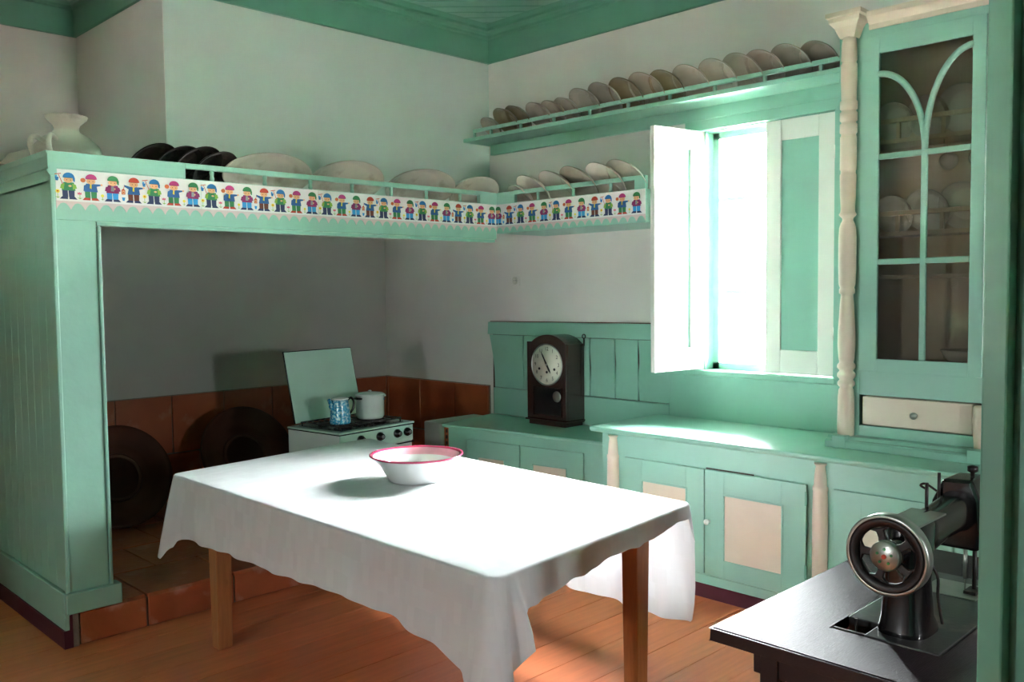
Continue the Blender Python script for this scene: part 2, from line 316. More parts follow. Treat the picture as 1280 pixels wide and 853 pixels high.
# window 1 (seen) : frame, bars, panes, reveal lining, sill, casing
win = structure('window_1', B().box((wx0, 4.79, wz0), (wx0+.05, 4.83, wz1)).box((wx1-.05, 4.79, wz0), (wx1, 4.83, wz1)).box((wx0, 4.79, wz1-.045), (wx1, 4.83, wz1)).box((wx0, 4.79, wz0), (wx1, 4.83, wz0+.045)), 'mint', 'mint framed casement window blown out by daylight')
put('mullion', bx((-2.665, 4.792, wz0+.045), (-2.60, 4.828, wz1-.045)), 'mint', win)
for z in (1.62, 2.18): put('glazing_bar', bx((wx0+.05, 4.797, z), (wx1-.05, 4.823, z+.024)), 'mint', win)
for xa, xb in ((wx0+.05, -2.665), (-2.60, wx1-.05)):
    for za, zb in ((wz0+.045, 1.62), (1.644, 2.18), (2.204, wz1-.045)): put('window_pane', bx((xa, 4.808, za), (xb, 4.811, zb)), 'glass', win)
put('window_sill', B().box((wx0-.10, 4.665, 1.118), (wx1+.02, 4.79, 1.155)), 'mint', win, .008)
put('head_casing', bx((wx0-.12, 4.675, 2.605), (-2.06, 4.71, 2.668)), 'mint', win, .004); put('side_casing', bx((wx1+.002, 4.675, 1.12), (-2.06, 4.71, 2.605)), 'mint', win, .004)
put('reveal_lining', B().box((wx0-.002, 4.706, wz0), (wx0+.008, 4.79, wz1)).box((wx1-.008, 4.73, wz0), (wx1+.002, 4.79, wz1)).box((wx0, 4.706, wz1-.008), (wx1, 4.79, wz1+.002)), 'mint', win)
# window 2 behind the viewer
w2 = structure('window_2', B().box((vx0, YF-.2, vz0), (vx0+.07, YF-.15, vz1)).box((vx1-.07, YF-.2, vz0), (vx1, YF-.15, vz1)).box((vx0, YF-.2, vz1-.07), (vx1, YF-.15, vz1)).box((vx0, YF-.2, vz0), (vx1, YF-.15, vz0+.07)).box((-1.815, YF-.2, vz0), (-1.785, YF-.15, vz1)), 'mint')
put('window_pane', bx((vx0+.07, YF-.178, vz0+.07), (-1.815, YF-.174, vz1-.07)), 'glass', w2); put('window_pane', bx((-1.785, YF-.178, vz0+.07), (vx1-.07, YF-.174, vz1-.07)), 'glass', w2)
tag(put('courtyard', bx((-40, -40, -.6), (40, 40, -.5)), 'outside'), 'pale paving outside the windows', None, None, 'structure')
# door-like shutters
def shutter(name, label, hinge, free, z0, z1, n_room):
    h = Vector((*hinge, 0)); f = Vector((*free, 0)); d = (f-h); W = d.length; d.normalize(); n = Vector((d.y, -d.x, 0))
    if n.dot(Vector((*n_room, 0))) < 0: n = -n
    t = thing(name, label, 'shutter', (h.x, h.y, z0), 'window shutters'); T = .034; st = .095; tr = .115
    def pc(a, b, za, zb, off, th): 
        c = h+d*((a+b)/2)+n*off+Vector((0,0,(za+zb)/2)); return B().obox(c, d, n, (0,0,1), (b-a)/2, th/2, (zb-za)/2)
    put('stile', pc(0, st, z0, z1, 0, T), 'white_paint', t, .004); put('stile', pc(W-st, W, z0, z1, 0, T), 'white_paint', t, .004)
    put('rail', pc(st, W-st, z0, z0+tr+.02, 0, T), 'white_paint', t, .004); put('rail', pc(st, W-st, z1-tr, z1, 0, T), 'white_paint', t, .004)
    put('shutter_panel', pc(st-.01, W-st+.01, z0+tr, z1-tr, 0, .012), 'mint', t, label='mint green inset panel')
    for za in (z0+.2, z1-.25): put('hinge', B().cyl(h+n*.02+Vector((0,0,za)), h+n*.02+Vector((0,0,za+.07)), .006), 'white_paint', t)
    return t
shutter('window_shutter', 'white shutter with a mint panel closed over the right half of the window', (-2.222, 4.70), (-2.636, 4.70), 1.162, 2.597, (0, -1))
shutter('window_shutter', 'white shutter folded open into the room at the left of the window, sunlit', (-3.065, 4.665), (-3.13, 4.27), 1.162, 2.597, (1, 0))

# ================================================================ FIREPLACE HOOD
hood = thing('chimney_hood', 'mint painted wooden hood surround with side panel and deep shelf over the fireplace alcove', 'fireplace surround', (-4.39, 1.42, 0))
put('hood_shelf', bx((XW, YH, 2.17), (XH-.03, YW, 2.225)), 'mint', hood)
put('front_beam', bx((XH-.03, YH, 2.0), (XH, 4.226, 2.235)), 'mint', hood, .003)
put('beam_moulding', B().prism([(XH+.000, YH+.186, 2.0), (XH+.010, YH+.186, 1.996), (XH+.010, YH+.186, 1.980), (XH-.03, YH+.186, 1.978), (XH-.03, YH+.186, 2.0)], (0, 4.2-YH-.186, 0)), 'mint', hood)
put('post', B().box((XH-.045, YH, .165), (XH, YH+.185, 2.0)), 'mint', hood, .003)
put('post_bead', bx((XH-.05, YH+.188, .26), (XH+.008, YH+.204, 1.979)), 'mint', hood, .005)
put('post_bead', bx((XH-.02, YH-.012, .26), (XH+.008, YH+.008, 2.2)), 'mint', hood, .005)
put('plinth_block', bx((XH-.05, YH-.02, .165), (XH+.03, YH+.235, .262)), 'mint', hood, .005)
put('upper_rail', B().box((XH-.028, YH-.02, 2.235), (XH+.004, 2.05, 2.312)).box((XH-.028, 2.05, 2.288), (XH+.004, 4.075, 2.312)).box((XH-.028, 4.075, 2.235), (XH+.004, 4.226, 2.312)), 'mint', hood, .003)
for y in (2.198, 2.501, 2.786, 3.067, 3.352, 3.628, 3.91): put('baluster', B().lathe([(.010, 0), (.0125, .01), (.009, .026), (.0125, .043), (.010, .054)], (XH-.012, y, 2.235), seg=12), 'mint', hood)
nb = 17; wbd = (XH-.05-XW)/nb
for i in range(nb): put('side_board', bx((XW+i*wbd+.001, YH, .2), (XW+(i+1)*wbd-.001, YH+.022, 2.2)), 'mint', hood, .0014)
put('side_frieze', B().prism([(XW, YH+.02, 2.18), (XW, YH+.001, 2.18), (XW, YH-.010, 2.20), (XW, YH-.03, 2.225), (XW, YH-.014, 2.235), (XW, YH-.016, 2.29), (XW, YH-.028, 2.312), (XW, YH+.02, 2.312)], (XH+.004-XW, 0, 0)), 'mint', hood, .002)
put('side_skirting', bx((XW, YH-.022, .085), (XH+.002, YH, .262)), 'mint', hood, .004)
put('side_base', B().box((XW, YH-.028, 0), (XH+.004, YH+.012, .085)).box((XH-.05, YH-.0005, .085), (XH+.003, YH+.012, .165)), 'maroon', hood, .0, label='dark maroon painted base board')
put('side_backing', bx((XW, YH+.022, .165), (XH-.03, YH+.035, 2.17)), 'mint', hood)
put('mortar_edge', bx((XH-.06, YH+.0125, 0), (XH+.001, 1.459, .165)), 'grout', hood)
# hearth
he = thing('hearth', 'raised hearth of large glazed terracotta tiles stepping up into the alcove', 'hearth', (XH, 1.46, 0))
put('hearth_core', B().box((XW+.03, YH+.036, 0), (XH-.012, 4.03, .145)).box((XW+.03, 4.03, 0), (-4.935, YW-.03, .145)), 'grout', he)
yy = [1.462, 1.785, 2.25, 2.72, 3.19, 3.66, 4.02]
for i in range(len(yy)-1):
    y0, y1 = yy[i]+.006, yy[i+1]-.006
    put('hearth_tile', B().prism([(XH-.012, y0, .004), (XH+.004, y0, .006), (XH+.002, y0, .150), (XH-.012, y0, .163)], (0, y1-y0, 0)), 'hearth_tile', he, .003, loc=(XH, y0, .08))
rows = [(XH-.014, -4.83, yy), (-4.84, -5.29, [1.462, 1.56, 2.02, 2.48, 2.94, 3.40, 3.86, 4.32, 4.67]), (-5.30, -5.75, [1.462, 1.80, 2.26, 2.72, 3.18, 3.64, 4.10, 4.56, 4.67]), (-5.76, -6.25, [1.462, 1.56, 2.02, 2.48, 2.94, 3.40, 3.86, 4.32, 4.67])]
for xa, xb, ys in rows:
    for i in range(len(ys)-1):
        put('hearth_tile', bx((xb, ys[i]+.005, .145), (xa if ys[i+1] < 4.05 or xa < -5 else -4.94, ys[i+1]-.005, .165+random.uniform(-.002, .001))), 'hearth_tile', he, .003, loc=((xa+xb)/2, ys[i], .15))
# big trays leaning at the back of the alcove
def tray(label, c, R_, n, rim=.05, sx=1):
    t = thing('clay_tray', label, 'tray', c, 'round dark trays leaning in the alcove'); n = Vector(n).normalized()
    put('dish', B().lathe([(0, 0), (R_*.62, 0), (R_*.70, -.012), (R_*.93, rim), (R_*1.0, rim+.008), (R_*1.0, rim-.012), (R_*.72, -.034), (0, -.03)][::-1], c, n, 56), 'tray', t)
    put('foot_ring', B().lathe([(R_*.40, 0), (R_*.42, .012), (R_*.46, .012), (R_*.48, 0)], Vector(c)+n*.0, n, 48), 'tray', t); return t
tray('large dark round clay tray leaning on the left of the alcove beside the post', (-5.86, 2.22, .475), .335, (.93, 0, .36))
tray('large dark round clay tray leaning behind the far corner of the table', (-5.90, 3.14, .488), .352, (.90, 0, .44), .06)

# ================================================================ PICTURE BORDER (printed shelf paper)
def figure(kind):
    b = B(); lay = [0]
    def P(pts, m_): lay[0] += 1; b.poly([(x, -.0003*lay[0], z) for x, z in pts], m_)
    def E(cx, cz, rx, rz, m_, n=14, a0=0, a1=2*pi):
        P([(cx+rx*cos(a0+(a1-a0)*i/(n-(0 if a1-a0 > 6.2 else 1))), cz+rz*sin(a0+(a1-a0)*i/(n-(0 if a1-a0 > 6.2 else 1)))) for i in range(n)], m_)
    cap, coat_, leg, boot = {'blue': (0, 1, 2, 2), 'pink': (3, 4, 1, 5), 'green': (1, 6, 7, 2), 'red': (8, 4, 9, 2)}[kind]
    P([(-.020, .012), (-.001, .012), (-.002, .046), (-.021, .046)], leg); P([(.002, .012), (.021, .012), (.022, .046), (.000, .046)], leg)      # trousers
    P([(-.030, .004), (-.002, .004), (-.002, .013), (-.022, .014)], boot); P([(.003, .004), (.031, .004), (.022, .014), (.003, .013)], boot)
    P([(-.023, .038), (.025, .038), (.020, .070), (-.016, .070)], coat_)
    if kind in ('pink', 'red'):
        P([(.014, .058), (.036, .064), (.036, .070), (.014, .070)], coat_); E(.039, .068, .004, .004, 10, 8)
        if kind == 'red': P([(-.014, .056), (-.034, .068), (-.036, .076), (-.014, .070)], coat_)
        else: P([(-.014, .040), (-.026, .040), (-.024, .062), (-.012, .068)], coat_)
        P([(-.004, .052), (.003, .050), (.003, .068), (-.002, .068)], 11)
    else:
        P([(-.016, .042), (-.028, .046), (-.024, .062), (-.012, .066)], coat_ if kind == 'green' else 12); P([(.016, .042), (.030, .048), (.026, .062), (.014, .066)], coat_ if kind == 'green' else 12)
        E(.006, .056, .006, .004, 10, 8)
        if kind == 'green': P([(-.006, .046), (.006, .046), (.005, .066), (-.005, .066)], 13)
    E(.001, .080, .0165, .0125, 10); E(.001, .087, .0175, .010, 14, 12, 0, pi)
    E(.002, .089, .0205, .019, cap, 16, -.05, pi+.05)
    if kind in ('blue', 'green'): P([(.014, .094), (.024, .088), (.023, .072), (.018, .074)], cap)
    if kind == 'pink': E(-.027, .082, .0095, .009, 15, 10)
    E(-.005, .079, .0017, .002, 14, 6); E(.008, .079, .0017, .002, 14, 6)
    if kind == 'blue':
        P([(-.020, .060), (-.034, .098), (-.032, .099), (-.018, .062)], 5); P([(-.046, .097), (-.024, .101), (-.024, .104), (-.046, .100)], 5)
        P([(-.044, .082), (-.036, .093), (-.045, .094)], 7)
        P([(-.043, .074), (-.035, .074), (-.032, .088), (-.046, .088)], 0)
        P([(-.039, .009), (-.037, .009), (-.037, .030), (-.039, .030)], 12); E(-.038, .033, .0075, .0075, 11, 10); E(-.038, .033, .003, .003, 5, 8); P([(-.048, .013), (-.038, .006), (-.029, .012), (-.038, .010)], 12)
    elif kind == 'pink':
        P([(-.041, .009), (-.039, .009), (-.039, .024), (-.041, .024)], 12); P([(-.048, .024), (-.034, .024), (-.034, .034), (-.038, .030), (-.041, .035), (-.044, .030), (-.048, .034)], 16); P([(-.050, .013), (-.040, .006), (-.031, .012), (-.040, .010)], 12)
    elif kind == 'green':
        P([(-.039, .009), (-.037, .009), (-.037, .022), (-.039, .022)], 12); E(-.038, .025, .006, .006, 11, 10); P([(-.045, .012), (-.038, .007), (-.031, .012), (-.038, .010)], 12)
    else:
        P([(-.046, .036), (-.032, .036), (-.032, .054), (-.039, .060), (-.046, .054)], 5); P([(-.0435, .039), (-.0345, .039), (-.0345, .052), (-.0435, .052)], 10); E(-.039, .045, .003, .003, 8, 8)
        P([(-.040, .056), (-.038, .056), (-.034, .072), (-.036, .072)], 5); P([(-.046, .024), (-.033, .024), (-.036, .010), (-.043, .010)], 7)
    return b.mesh('printed_figure', ['p_blue', 'p_green', 'p_navy', 'p_pink', 'p_jacket', 'p_red', 'p_purple', 'p_cyan', 'p_red', 'p_brown', 'p_skin', 'p_yellow', 'p_lime', 'p_grey', 'p_hair', 'p_orange', 'p_rose'], fix=False)
FIG = {k_: figure(k_) for k_ in ('blue', 'pink', 'green', 'red')}
SEQ = ['blue', 'pink', 'green', 'red', 'blue', 'pink', 'green']
def paper(label, p0, d, n, length, seq, pitch, start):
    d = Vector(d); n = Vector(n); p0 = Vector(p0); t = thing('paper_border', label, 'shelf paper', p0+Vector((0,0,2.085)), 'printed paper borders on the shelves')
    up_ = Vector((0,0,1)); z0, z1 = 2.088, 2.232; edge = []; m_ = int(length/.0625); 
    for i in range(m_):       # scalloped bottom
        for q, h in ((0, -.040), (.14, -.024), (.3, -.012), (.5, -.008), (.7, -.012), (.86, -.024)): edge.append(p0+d*((i+q)*length/m_)+up_*(z0+h))
    edge.append(p0+d*length+up_*(z0-.04))
    put('scalloped_edge', B().prism([p0+up_*(z0+.002)]+edge+[p0+d*length+up_*(z0+.002)], n*.0012), 'paper_edge', t, label='pale pink scalloped lower edge')
    s = 0
    for a, b_ in zip([0]+[start+pitch*7*i for i in range(6) if 0 < start+pitch*7*i < length-.01], [start+pitch*7*i for i in range(6) if 0 < start+pitch*7*i < length-.01]+[length]):
        put('paper_strip', B().prism([p0+d*(a+.001)+up_*z0, p0+d*(b_-.0005)+up_*z0, p0+d*(b_-.0005)+up_*z1, p0+d*(a+.001)+up_*z1], n*(.002)), 'paper', t)
    rz = math.atan2(d.y, d.x)
    for i, k_ in enumerate(seq):
        o = bpy.data.objects.new('printed_figure', FIG[k_]); COL.objects.link(o); o.parent = t; o['label'] = 'printed child with %s cap' % k_
        q = p0+d*(start0+pitch*(i+.5)+.004)+n*.0026; o.location = q+up_*(z0+.004)-t.location; o.rotation_euler = (0, 0, rz); o.scale = (1.27, 1, 1.17)
    return t
start0 = 0; paper('long white paper border printed with children in coloured caps along the hood beam', (XH+.001, YH+.012, 0), (0,1,0), (1,0,0), 4.224-YH-.012, SEQ*4, (4.226-YH-.016)/28, 0)
start0 = -.035; paper('short white paper border printed with children in coloured caps along the corner shelf', (XH+.001, 4.2245, 0), (1,0,0), (0,-1,0), 1.245, ['green', 'red', 'blue', 'pink', 'green']+SEQ, .1055, .49)

# ================================================================ SHELVES
cs = thing('corner_shelf', 'mint painted boxed shelf with rail running from the hood to the window', 'shelf', (-3.15, 4.7, 2.04))
put('shelf_board', bx((XH, 4.24, 2.185), (-3.16, YW, 2.21)), 'mint', cs); put('apron', bx((XH, 4.2265, 2.04), (-3.146, 4.25, 2.235)), 'mint', cs, .003)
put('underside', bx((XH, 4.25, 2.04), (-3.16, YW, 2.055)), 'mint', cs)
put('end_panel', bx((-3.165, 4.25, 2.04), (-3.146, YW, 2.235)), 'mint', cs, .003)
put('top_rail', B().box((XH+.002, 4.2245, 2.235), (-4.215, 4.252, 2.312)).box((-4.215, 4.2245, 2.288), (-3.225, 4.252, 2.312)).box((-3.225, 4.2245, 2.235), (-3.146, 4.252, 2.312)), 'mint', cs, .003)
for x in (-4.011, -3.709, -3.41): put('baluster', B().lathe([(.010, 0), (.0125, .01), (.009, .026), (.0125, .043), (.010, .054)], (x, 4.238, 2.235), seg=12), 'mint', cs)
hs = thing('plate_rack', 'long mint plate shelf with slim rail high on the window wall', 'shelf', (-3.5, 4.7, 2.74))
put('shelf_board', bx((-4.953, 4.44, 2.742), (-2.07, 4.70, 2.768)), 'mint', hs, .003)
put('apron', bx((-4.911, 4.672, 2.667), (-2.07, 4.706, 2.742)), 'mint', hs, .003)
put('top_rail', bx((-4.85, 4.44, 2.80), (-2.07, 4.462, 2.824)), 'mint', hs, .003)
for x in (-4.84, -4.667, -4.369, -4.061, -3.75, -3.441, -3.132, -2.825, -2.512, -2.192): put('baluster', bx((x-.008, 4.443, 2.768), (x+.008, 4.459, 2.80)), 'mint', hs)
# ---- dishes
def dish(name, label, cat, foot, n, D, mats, group, sx=1, depth=.035, h=None, seg=40, well=.6):
    """dish standing on its edge at foot; n = direction its face looks"""
    n = Vector(n).normalized(); hh = Vector(h or ((1,0,0) if abs(n.x) < abs(n.y) else (0,1,0))); hh = (hh-n*hh.dot(n)).normalized(); up_ = n.cross(hh)
    if up_.z < 0: up_ = -up_
    R_ = D/2; c = Vector(foot)+up_*R_
    o = B().lathe([(0, -.004), (R_*well, -.004), (R_*(well+.08), .004), (R_*.96, depth*.85), (R_, depth), (R_*1.0, depth-.006), (R_*.72, -.004), (R_*.50, -.010), (R_*.5, -.016), (R_*.46, -.016), (R_*.45, -.010), (0, -.010)],
                  c, n, seg, ref=hh, sx=sx)
    ob = put(name, o, mats, None, loc=foot); return tag(ob, label, cat, group)
def ordw(i): return ['leftmost', 'second', 'third', 'fourth', 'fifth', 'sixth', 'seventh', 'eighth', 'ninth', 'tenth', 'eleventh', 'twelfth', 'thirteenth', 'fourteenth', 'fifteenth', 'sixteenth', 'seventeenth', 'rightmost'][i]
up_pl = [(-4.685, .19), (-4.509, .24), (-4.39, .24), (-4.198, .23), (-4.066, .22), (-3.947, .22), (-3.779, .26), (-3.612, .27), (-3.444, .27), (-3.288, .275), (-3.145, .26), (-2.977, .26), (-2.798, .26), (-2.642, .26), (-2.51, .25), (-2.355, .25), (-2.199, .23)]
cols = ['stone', 'stone_brown', 'stone_brown', 'stone', 'stone', 'stone', 'stone', 'stone', 'stone_brown', 'stone', 'stone_brown', 'stone', 'stone', 'stone', 'stone', 'stone', 'stone']
for i, (x, D) in enumerate(up_pl):
    w_ = 'rightmost' if i == len(up_pl)-1 else ordw(i)
    dish('plate', '%s stoneware plate leaning on the high plate shelf%s' % ('olive brown' if cols[i] == 'stone_brown' else 'greyish', ', %s of the row' % w_ if i in (0, len(up_pl)-1) else ', %s from the left' % w_), 'plate', (x, 4.562, 2.770), (-.2, -.7, -.7), D, cols[i], 'plates on the high plate shelf')
for i, (x, D) in enumerate([(-4.205, .22), (-4.059, .29), (-3.849, .30), (-3.659, .31), (-3.449, .31), (-3.29, .31)]):
    dish('plate', 'cream stoneware plate leaning on the corner shelf left of the window, %s' % ('leftmost' if i == 0 else 'rightmost' if i == 5 else ordw(i)+' from the left'), 'plate', (x, 4.378, 2.212), (-.2, -.7, -.7), D, 'stone_white' if i != 3 else 'stone', 'plates on the corner shelf')
for i, (y, D) in enumerate([(1.916, .28), (2.048, .28), (2.151, .29), (2.254, .27)]):
    dish('black_plate', 'black glazed plate leaning on the hood shelf, %s of the four' % ('leftmost' if i == 0 else 'rightmost' if i == 3 else ordw(i)), 'plate', (-4.625, y+.012, 2.227), (.7, .2, -.7), D, 'iron_plate', 'black plates on the hood shelf')
for i, (y, D, sx) in enumerate([(2.55, .30, 1.78), (3.066, .31, 1.62), (3.621, .31, 1.75), (4.08, .30, 1.35)]):
    dish('oval_platter', 'large off-white oval platter leaning on the hood shelf, %s' % ['leftmost and widest, beside the black plates', 'second from the left', 'third from the left', 'in the corner at the right end'][i], 'platter', (-4.585, y, 2.227), (.7, 0, -.7), D, 'stone_white', 'oval platters on the hood shelf', sx=sx, depth=.05, seg=56)
# lying dishes and vase at the left end of the hood shelf
def lying(name, label, c, tilt, D, mt, depth=.05, sx=1):
    n = Vector(tilt).normalized(); o = B().lathe([(0, 0), (D*.28, 0), (D*.34, .01), (D*.5, depth), (D*.485, depth+.004), (D*.33, .018), (0, .012)], c, n, 48, ref=(0,1,0), sx=sx); return tag(put(name, o, mt, None, loc=c), label, 'plate', 'dishes lying on the hood shelf')
lying('dark_plate', 'dark brown plate lying tilted at the corner of the hood shelf below the vase', (-4.53, 1.555, 2.255), (.25, -.1, 1), .24, 'iron_plate', .035)
lying('brown_platter', 'brown platter with a pale chipped rim lying on the hood shelf right of the vase', (-4.55, 1.79, 2.262), (.28, 0, 1), .25, 'stone_brown', .035)
v_ = thing('white_vase', 'fat white glazed jug with flared neck and handles on the hood shelf corner', 'vase', (-4.76, 1.615, 2.225))
vm = put('body', B().lathe([(0, 0), (.085, 0), (.095, .02), (.15, .08), (.165, .125), (.15, .17), (.105, .215), (.062, .24), (.055, .255), (.062, .275), (.095, .305), (.100, .318), (.092, .32), (.055, .285), (.045, .255), (0, .24)], (-4.76, 1.615, 2.225), (0,0,1), 48), 'stone_white', v_)
put('handle', B().tube(smooth_path([(-4.70, 1.495, 2.40), (-4.665, 1.435, 2.415), (-4.645, 1.41, 2.38), (-4.66, 1.43, 2.33), (-4.69, 1.475, 2.32)]), .013), 'stone_white', v_); put('handle', B().tube(smooth_path([(-4.655, 1.53, 2.41), (-4.61, 1.49, 2.42), (-4.59, 1.475, 2.38), (-4.605, 1.49, 2.335), (-4.64, 1.53, 2.33)]), .012), 'stone_white', v_)
tb = thing('tipped_bowl', 'white bowl turned over and tipped with its dark mouth low, left of the vase', 'bowl', (-5.3, 1.60, 2.226))
put('bowl_shell', B().lathe([(0, .135), (.05, .135), (.058, .122), (.118, .06), (.150, .0), (.155, .001), (.138, .07), (.066, .135), (.06, .150), (.045, .150), (0, .147)], (-5.3, 1.60, 2.295), (.05, .38, .92), 44), 'stone_white', tb)

# ================================================================ TABLE + CLOTH + BOWL
tc_ = [(-4.141, 1.829), (-1.901, 1.803), (-2.011, 2.988), (-4.284, 3.06)]; ctr = Vector((-3.08, 2.42, 0))
tt = thing('kitchen_table', 'large plain pine table with square legs under a white cloth', 'table', (-3.08, 2.42, 0))
ins = [(-4.12, 1.85), (-1.923, 1.824), (-2.032, 2.967), (-4.262, 3.038)]
put('tabletop', B().prism([(x, y, .768) for x, y in ins], (0, 0, .028)), 'table_wood', tt)
lg = [(-3.885, 1.925), (-2.075, 1.925), (-2.185, 2.86), (-4.02, 2.93)]
for x, y in lg:
    b = B(); h = .0415; hb = .034
    b.add([(x-hb,y-hb,0),(x+hb,y-hb,0),(x+hb,y+hb,0),(x-hb,y+hb,0),(x-h,y-h,.767),(x+h,y-h,.767),(x+h,y+h,.767),(x-h,y+h,.767)], [(0,3,2,1),(4,5,6,7),(0,1,5,4),(1,2,6,5),(2,3,7,6),(3,0,4,7)])
    put('leg', b, 'table_wood', tt, .004)
for i in range(4):
    a = Vector((*lg[i], 0)); c = Vector((*lg[(i+1) % 4], 0)); d = (c-a).normalized(); n = Vector((d.y, -d.x, 0))
    put('apron', B().obox((a+c)/2+Vector((0,0,.703))+n*.022, d, n, (0,0,1), (c-a).length/2-.04, .012, .063), 'table_wood', tt, .003)
def cloth():
    me = bpy.data.meshes.new('tablecloth'); bm = bmesh.new(); uvl = bm.loops.layers.uv.new()
    C = [Vector((x, y, 0)) for x, y in tc_]; per = []   # perimeter samples: (pos, outward, s-key)
    NS = [150, 84, 150, 84]; RC = .03; NCN = 9
    for e in range(4):
        a, b_ = C[e], C[(e+1) % 4]; d = (b_-a).normalized(); n = Vector((d.y, -d.x, 0)); p_, q_ = C[e-1], a
        dprev = (a-C[e-1]).normalized(); nprev = Vector((dprev.y, -dprev.x, 0))
        cc = a+d*RC-n*RC
        for i in range(NCN):
            t = i/(NCN-1); nn = (nprev*(1-t)+n*t).normalized(); per.append((cc+nn*RC, nn, e+(-.5+t)*.02, d))
        L_ = (b_-a).length
        for i in range(1, NS[e]): t = i/NS[e]; per.append((a+d*(RC+(L_-2*RC)*t)-0*n, n, e+.012+.976*t, d))
    n_ = len(per); s_list = [p[2] for p in per]
    keysL = [(-.06, .335), (-.02, .36), (0, .385), (.008, .385), (.035, .33), (.05, .288), (.09, .275), (.16, .282), (.3, .262), (.45, .262), (.62, .236), (.76, .236), (.88, .262), (.95, .30), (.985, .40), (1.0, .44), (1.01, .38), (1.035, .26), (1.06, .175), (1.10, .122), (1.18, .112), (1.35, .098), (1.5, .078), (1.62, .082), (1.8, .072), (1.92, .055), (1.98, .05), (2.0, .16), (2.012, .46), (2.03, .535), (2.1, .525), (2.2, .518), (2.5, .52), (2.9, .50), (3.0, .48), (3.1, .40), (3.5, .36), (3.94, .335), (4.0, .36)]
    keysF = [(-.06, .02), (0, .055), (.02, .05), (.06, .012), (.3, .012), (.6, .018), (.9, .02), (.97, .03), (1.0, .06), (1.022, .015), (1.05, .13), (1.085, .045), (1.12, .03), (1.5, .018), (1.94, .022), (2.0, .05), (2.03, .05), (2.08, .02), (2.5, .02), (3, .05), (3.06, .02), (3.94, .02), (4, .055)]
    def itp(K, s):
        if s < K[0][0]: s += 4
        for i in range(len(K)-1):
            if K[i][0] <= s <= K[i+1][0]:
                t = (s-K[i][0])/max(1e-6, K[i+1][0]-K[i][0]); t = t*t*(3-2*t); return K[i][1]*(1-t)+K[i+1][1]*t
        return K[-1][1]
    NV = 18; rows = []; zt = .7985; r0 = .011
    for j in range(NV+1):
        row = []
        for (p, n, s, d) in per:
            L_ = itp(keysL, s)+.003*sin(s*23)+.002*sin(s*61+1); fl = itp(keysF, s); v = j/NV
            if j <= 3: a = j/3*pi/2; off = r0*sin(a); z = zt-r0*(1-cos(a))
            else:
                q = (j-3)/(NV-3); off = r0+fl*q**.9*L_/.3*(1.0)+q*(L_/.3)*(.006*sin(s*46+.6)+.005*sin(s*83+2)+.003*sin(s*29)); z = zt-r0-(L_-r0)*q
                off = max(off, r0*.9)
                z += -.0
            pos = p+n*off; pos.z = z; row.append(bm.verts.new(pos))
        rows.append(row)
    for j in range(NV):
        for i in range(n_):
            i2 = (i+1) % n_; f = bm.faces.new((rows[j][i], rows[j][i2], rows[j+1][i2], rows[j+1][i])); f.smooth = True
            for l in f.loops:
                vi = l.vert; l[uvl].uv = (vi.co.x+vi.co.y*.0 if abs(per[i][1].y) > .7 else vi.co.y, vi.co.z if True else 0)
    # top: concentric shrink towards centre
    cpt = Vector((sum(c.x for c in C)/4, sum(c.y for c in C)/4, 0)); prev = rows[0]; NR = 16
    for k in range(1, NR+1):
        t = 1-k/NR
        if k < NR:
            row = []
            for (p, n, s, d) in per:
                q = cpt+(p-cpt)*t; q.z = zt+.0006*sin(q.x*9)*sin(q.y*7)
                dB = (Vector((q.x, q.y, 0))-C[1]).length
                if dB < .35: q.z += .006*math.exp(-((dB-.14)/.07)**2)*max(0, sin(7*math.atan2(q.y-C[1].y, q.x-C[1].x)))
                row.append(bm.verts.new(q))
            for i in range(n_):
                i2 = (i+1) % n_; f = bm.faces.new((prev[i], prev[i2], row[i2], row[i])); f.smooth = True
                for l in f.loops: l[uvl].uv = (l.vert.co.x, l.vert.co.y)
            prev = row
        else:
            cv = bm.verts.new((cpt.x, cpt.y, zt))
            for i in range(n_):
                f = bm.faces.new((prev[i], prev[(i+1) % n_], cv)); f.smooth = True
                for l in f.loops: l[uvl].uv = (l.vert.co.x, l.vert.co.y)
    bmesh.ops.recalc_face_normals(bm, faces=bm.faces)
    for v in bm.verts: v.co -= Vector((-3.08, 2.42, .79))
    bm.to_mesh(me); bm.free(); me.materials.append(M['cloth'])
    o = bpy.data.objects.new('tablecloth', me); COL.objects.link(o); o.location = (-3.08, 2.42, .79)
    tag(o, 'white cotton tablecloth hanging over the pine table, longer on its far side', 'tablecloth')
cloth()
bo = thing('enamel_bowl', 'round white enamel washing bowl with a rose red rim on the tablecloth', 'bowl', (-3.165, 2.525, .80))
R0 = .212; prof = [(0, .004), (.10, .004), (.122, 0), (.126, .004), (.136, .022), (.162, .065), (.186, .096), (.204, .110), (R0, .116), (R0+.001, .120), (R0-.006, .1205), (R0-.016, .114), (.186, .100), (.172, .085), (.150, .052), (.128, .022), (.11, .010), (0, .008)]
mi_ = []
for k in range(len(prof)-1):
    z_ = (prof[k][1]+prof[k+1][1])/2; r_ = (prof[k][0]+prof[k+1][0])/2
    mi_.append(1 if (z_ > .108 and r_ > .193) else 2 if (k > 10 and z_ > .09) else 0)
put('basin', B().lathe(prof, (-3.165, 2.525, .80), (0,0,1), 72, mi_), ['enamel', 'rose', 'rose_pale'], bo)

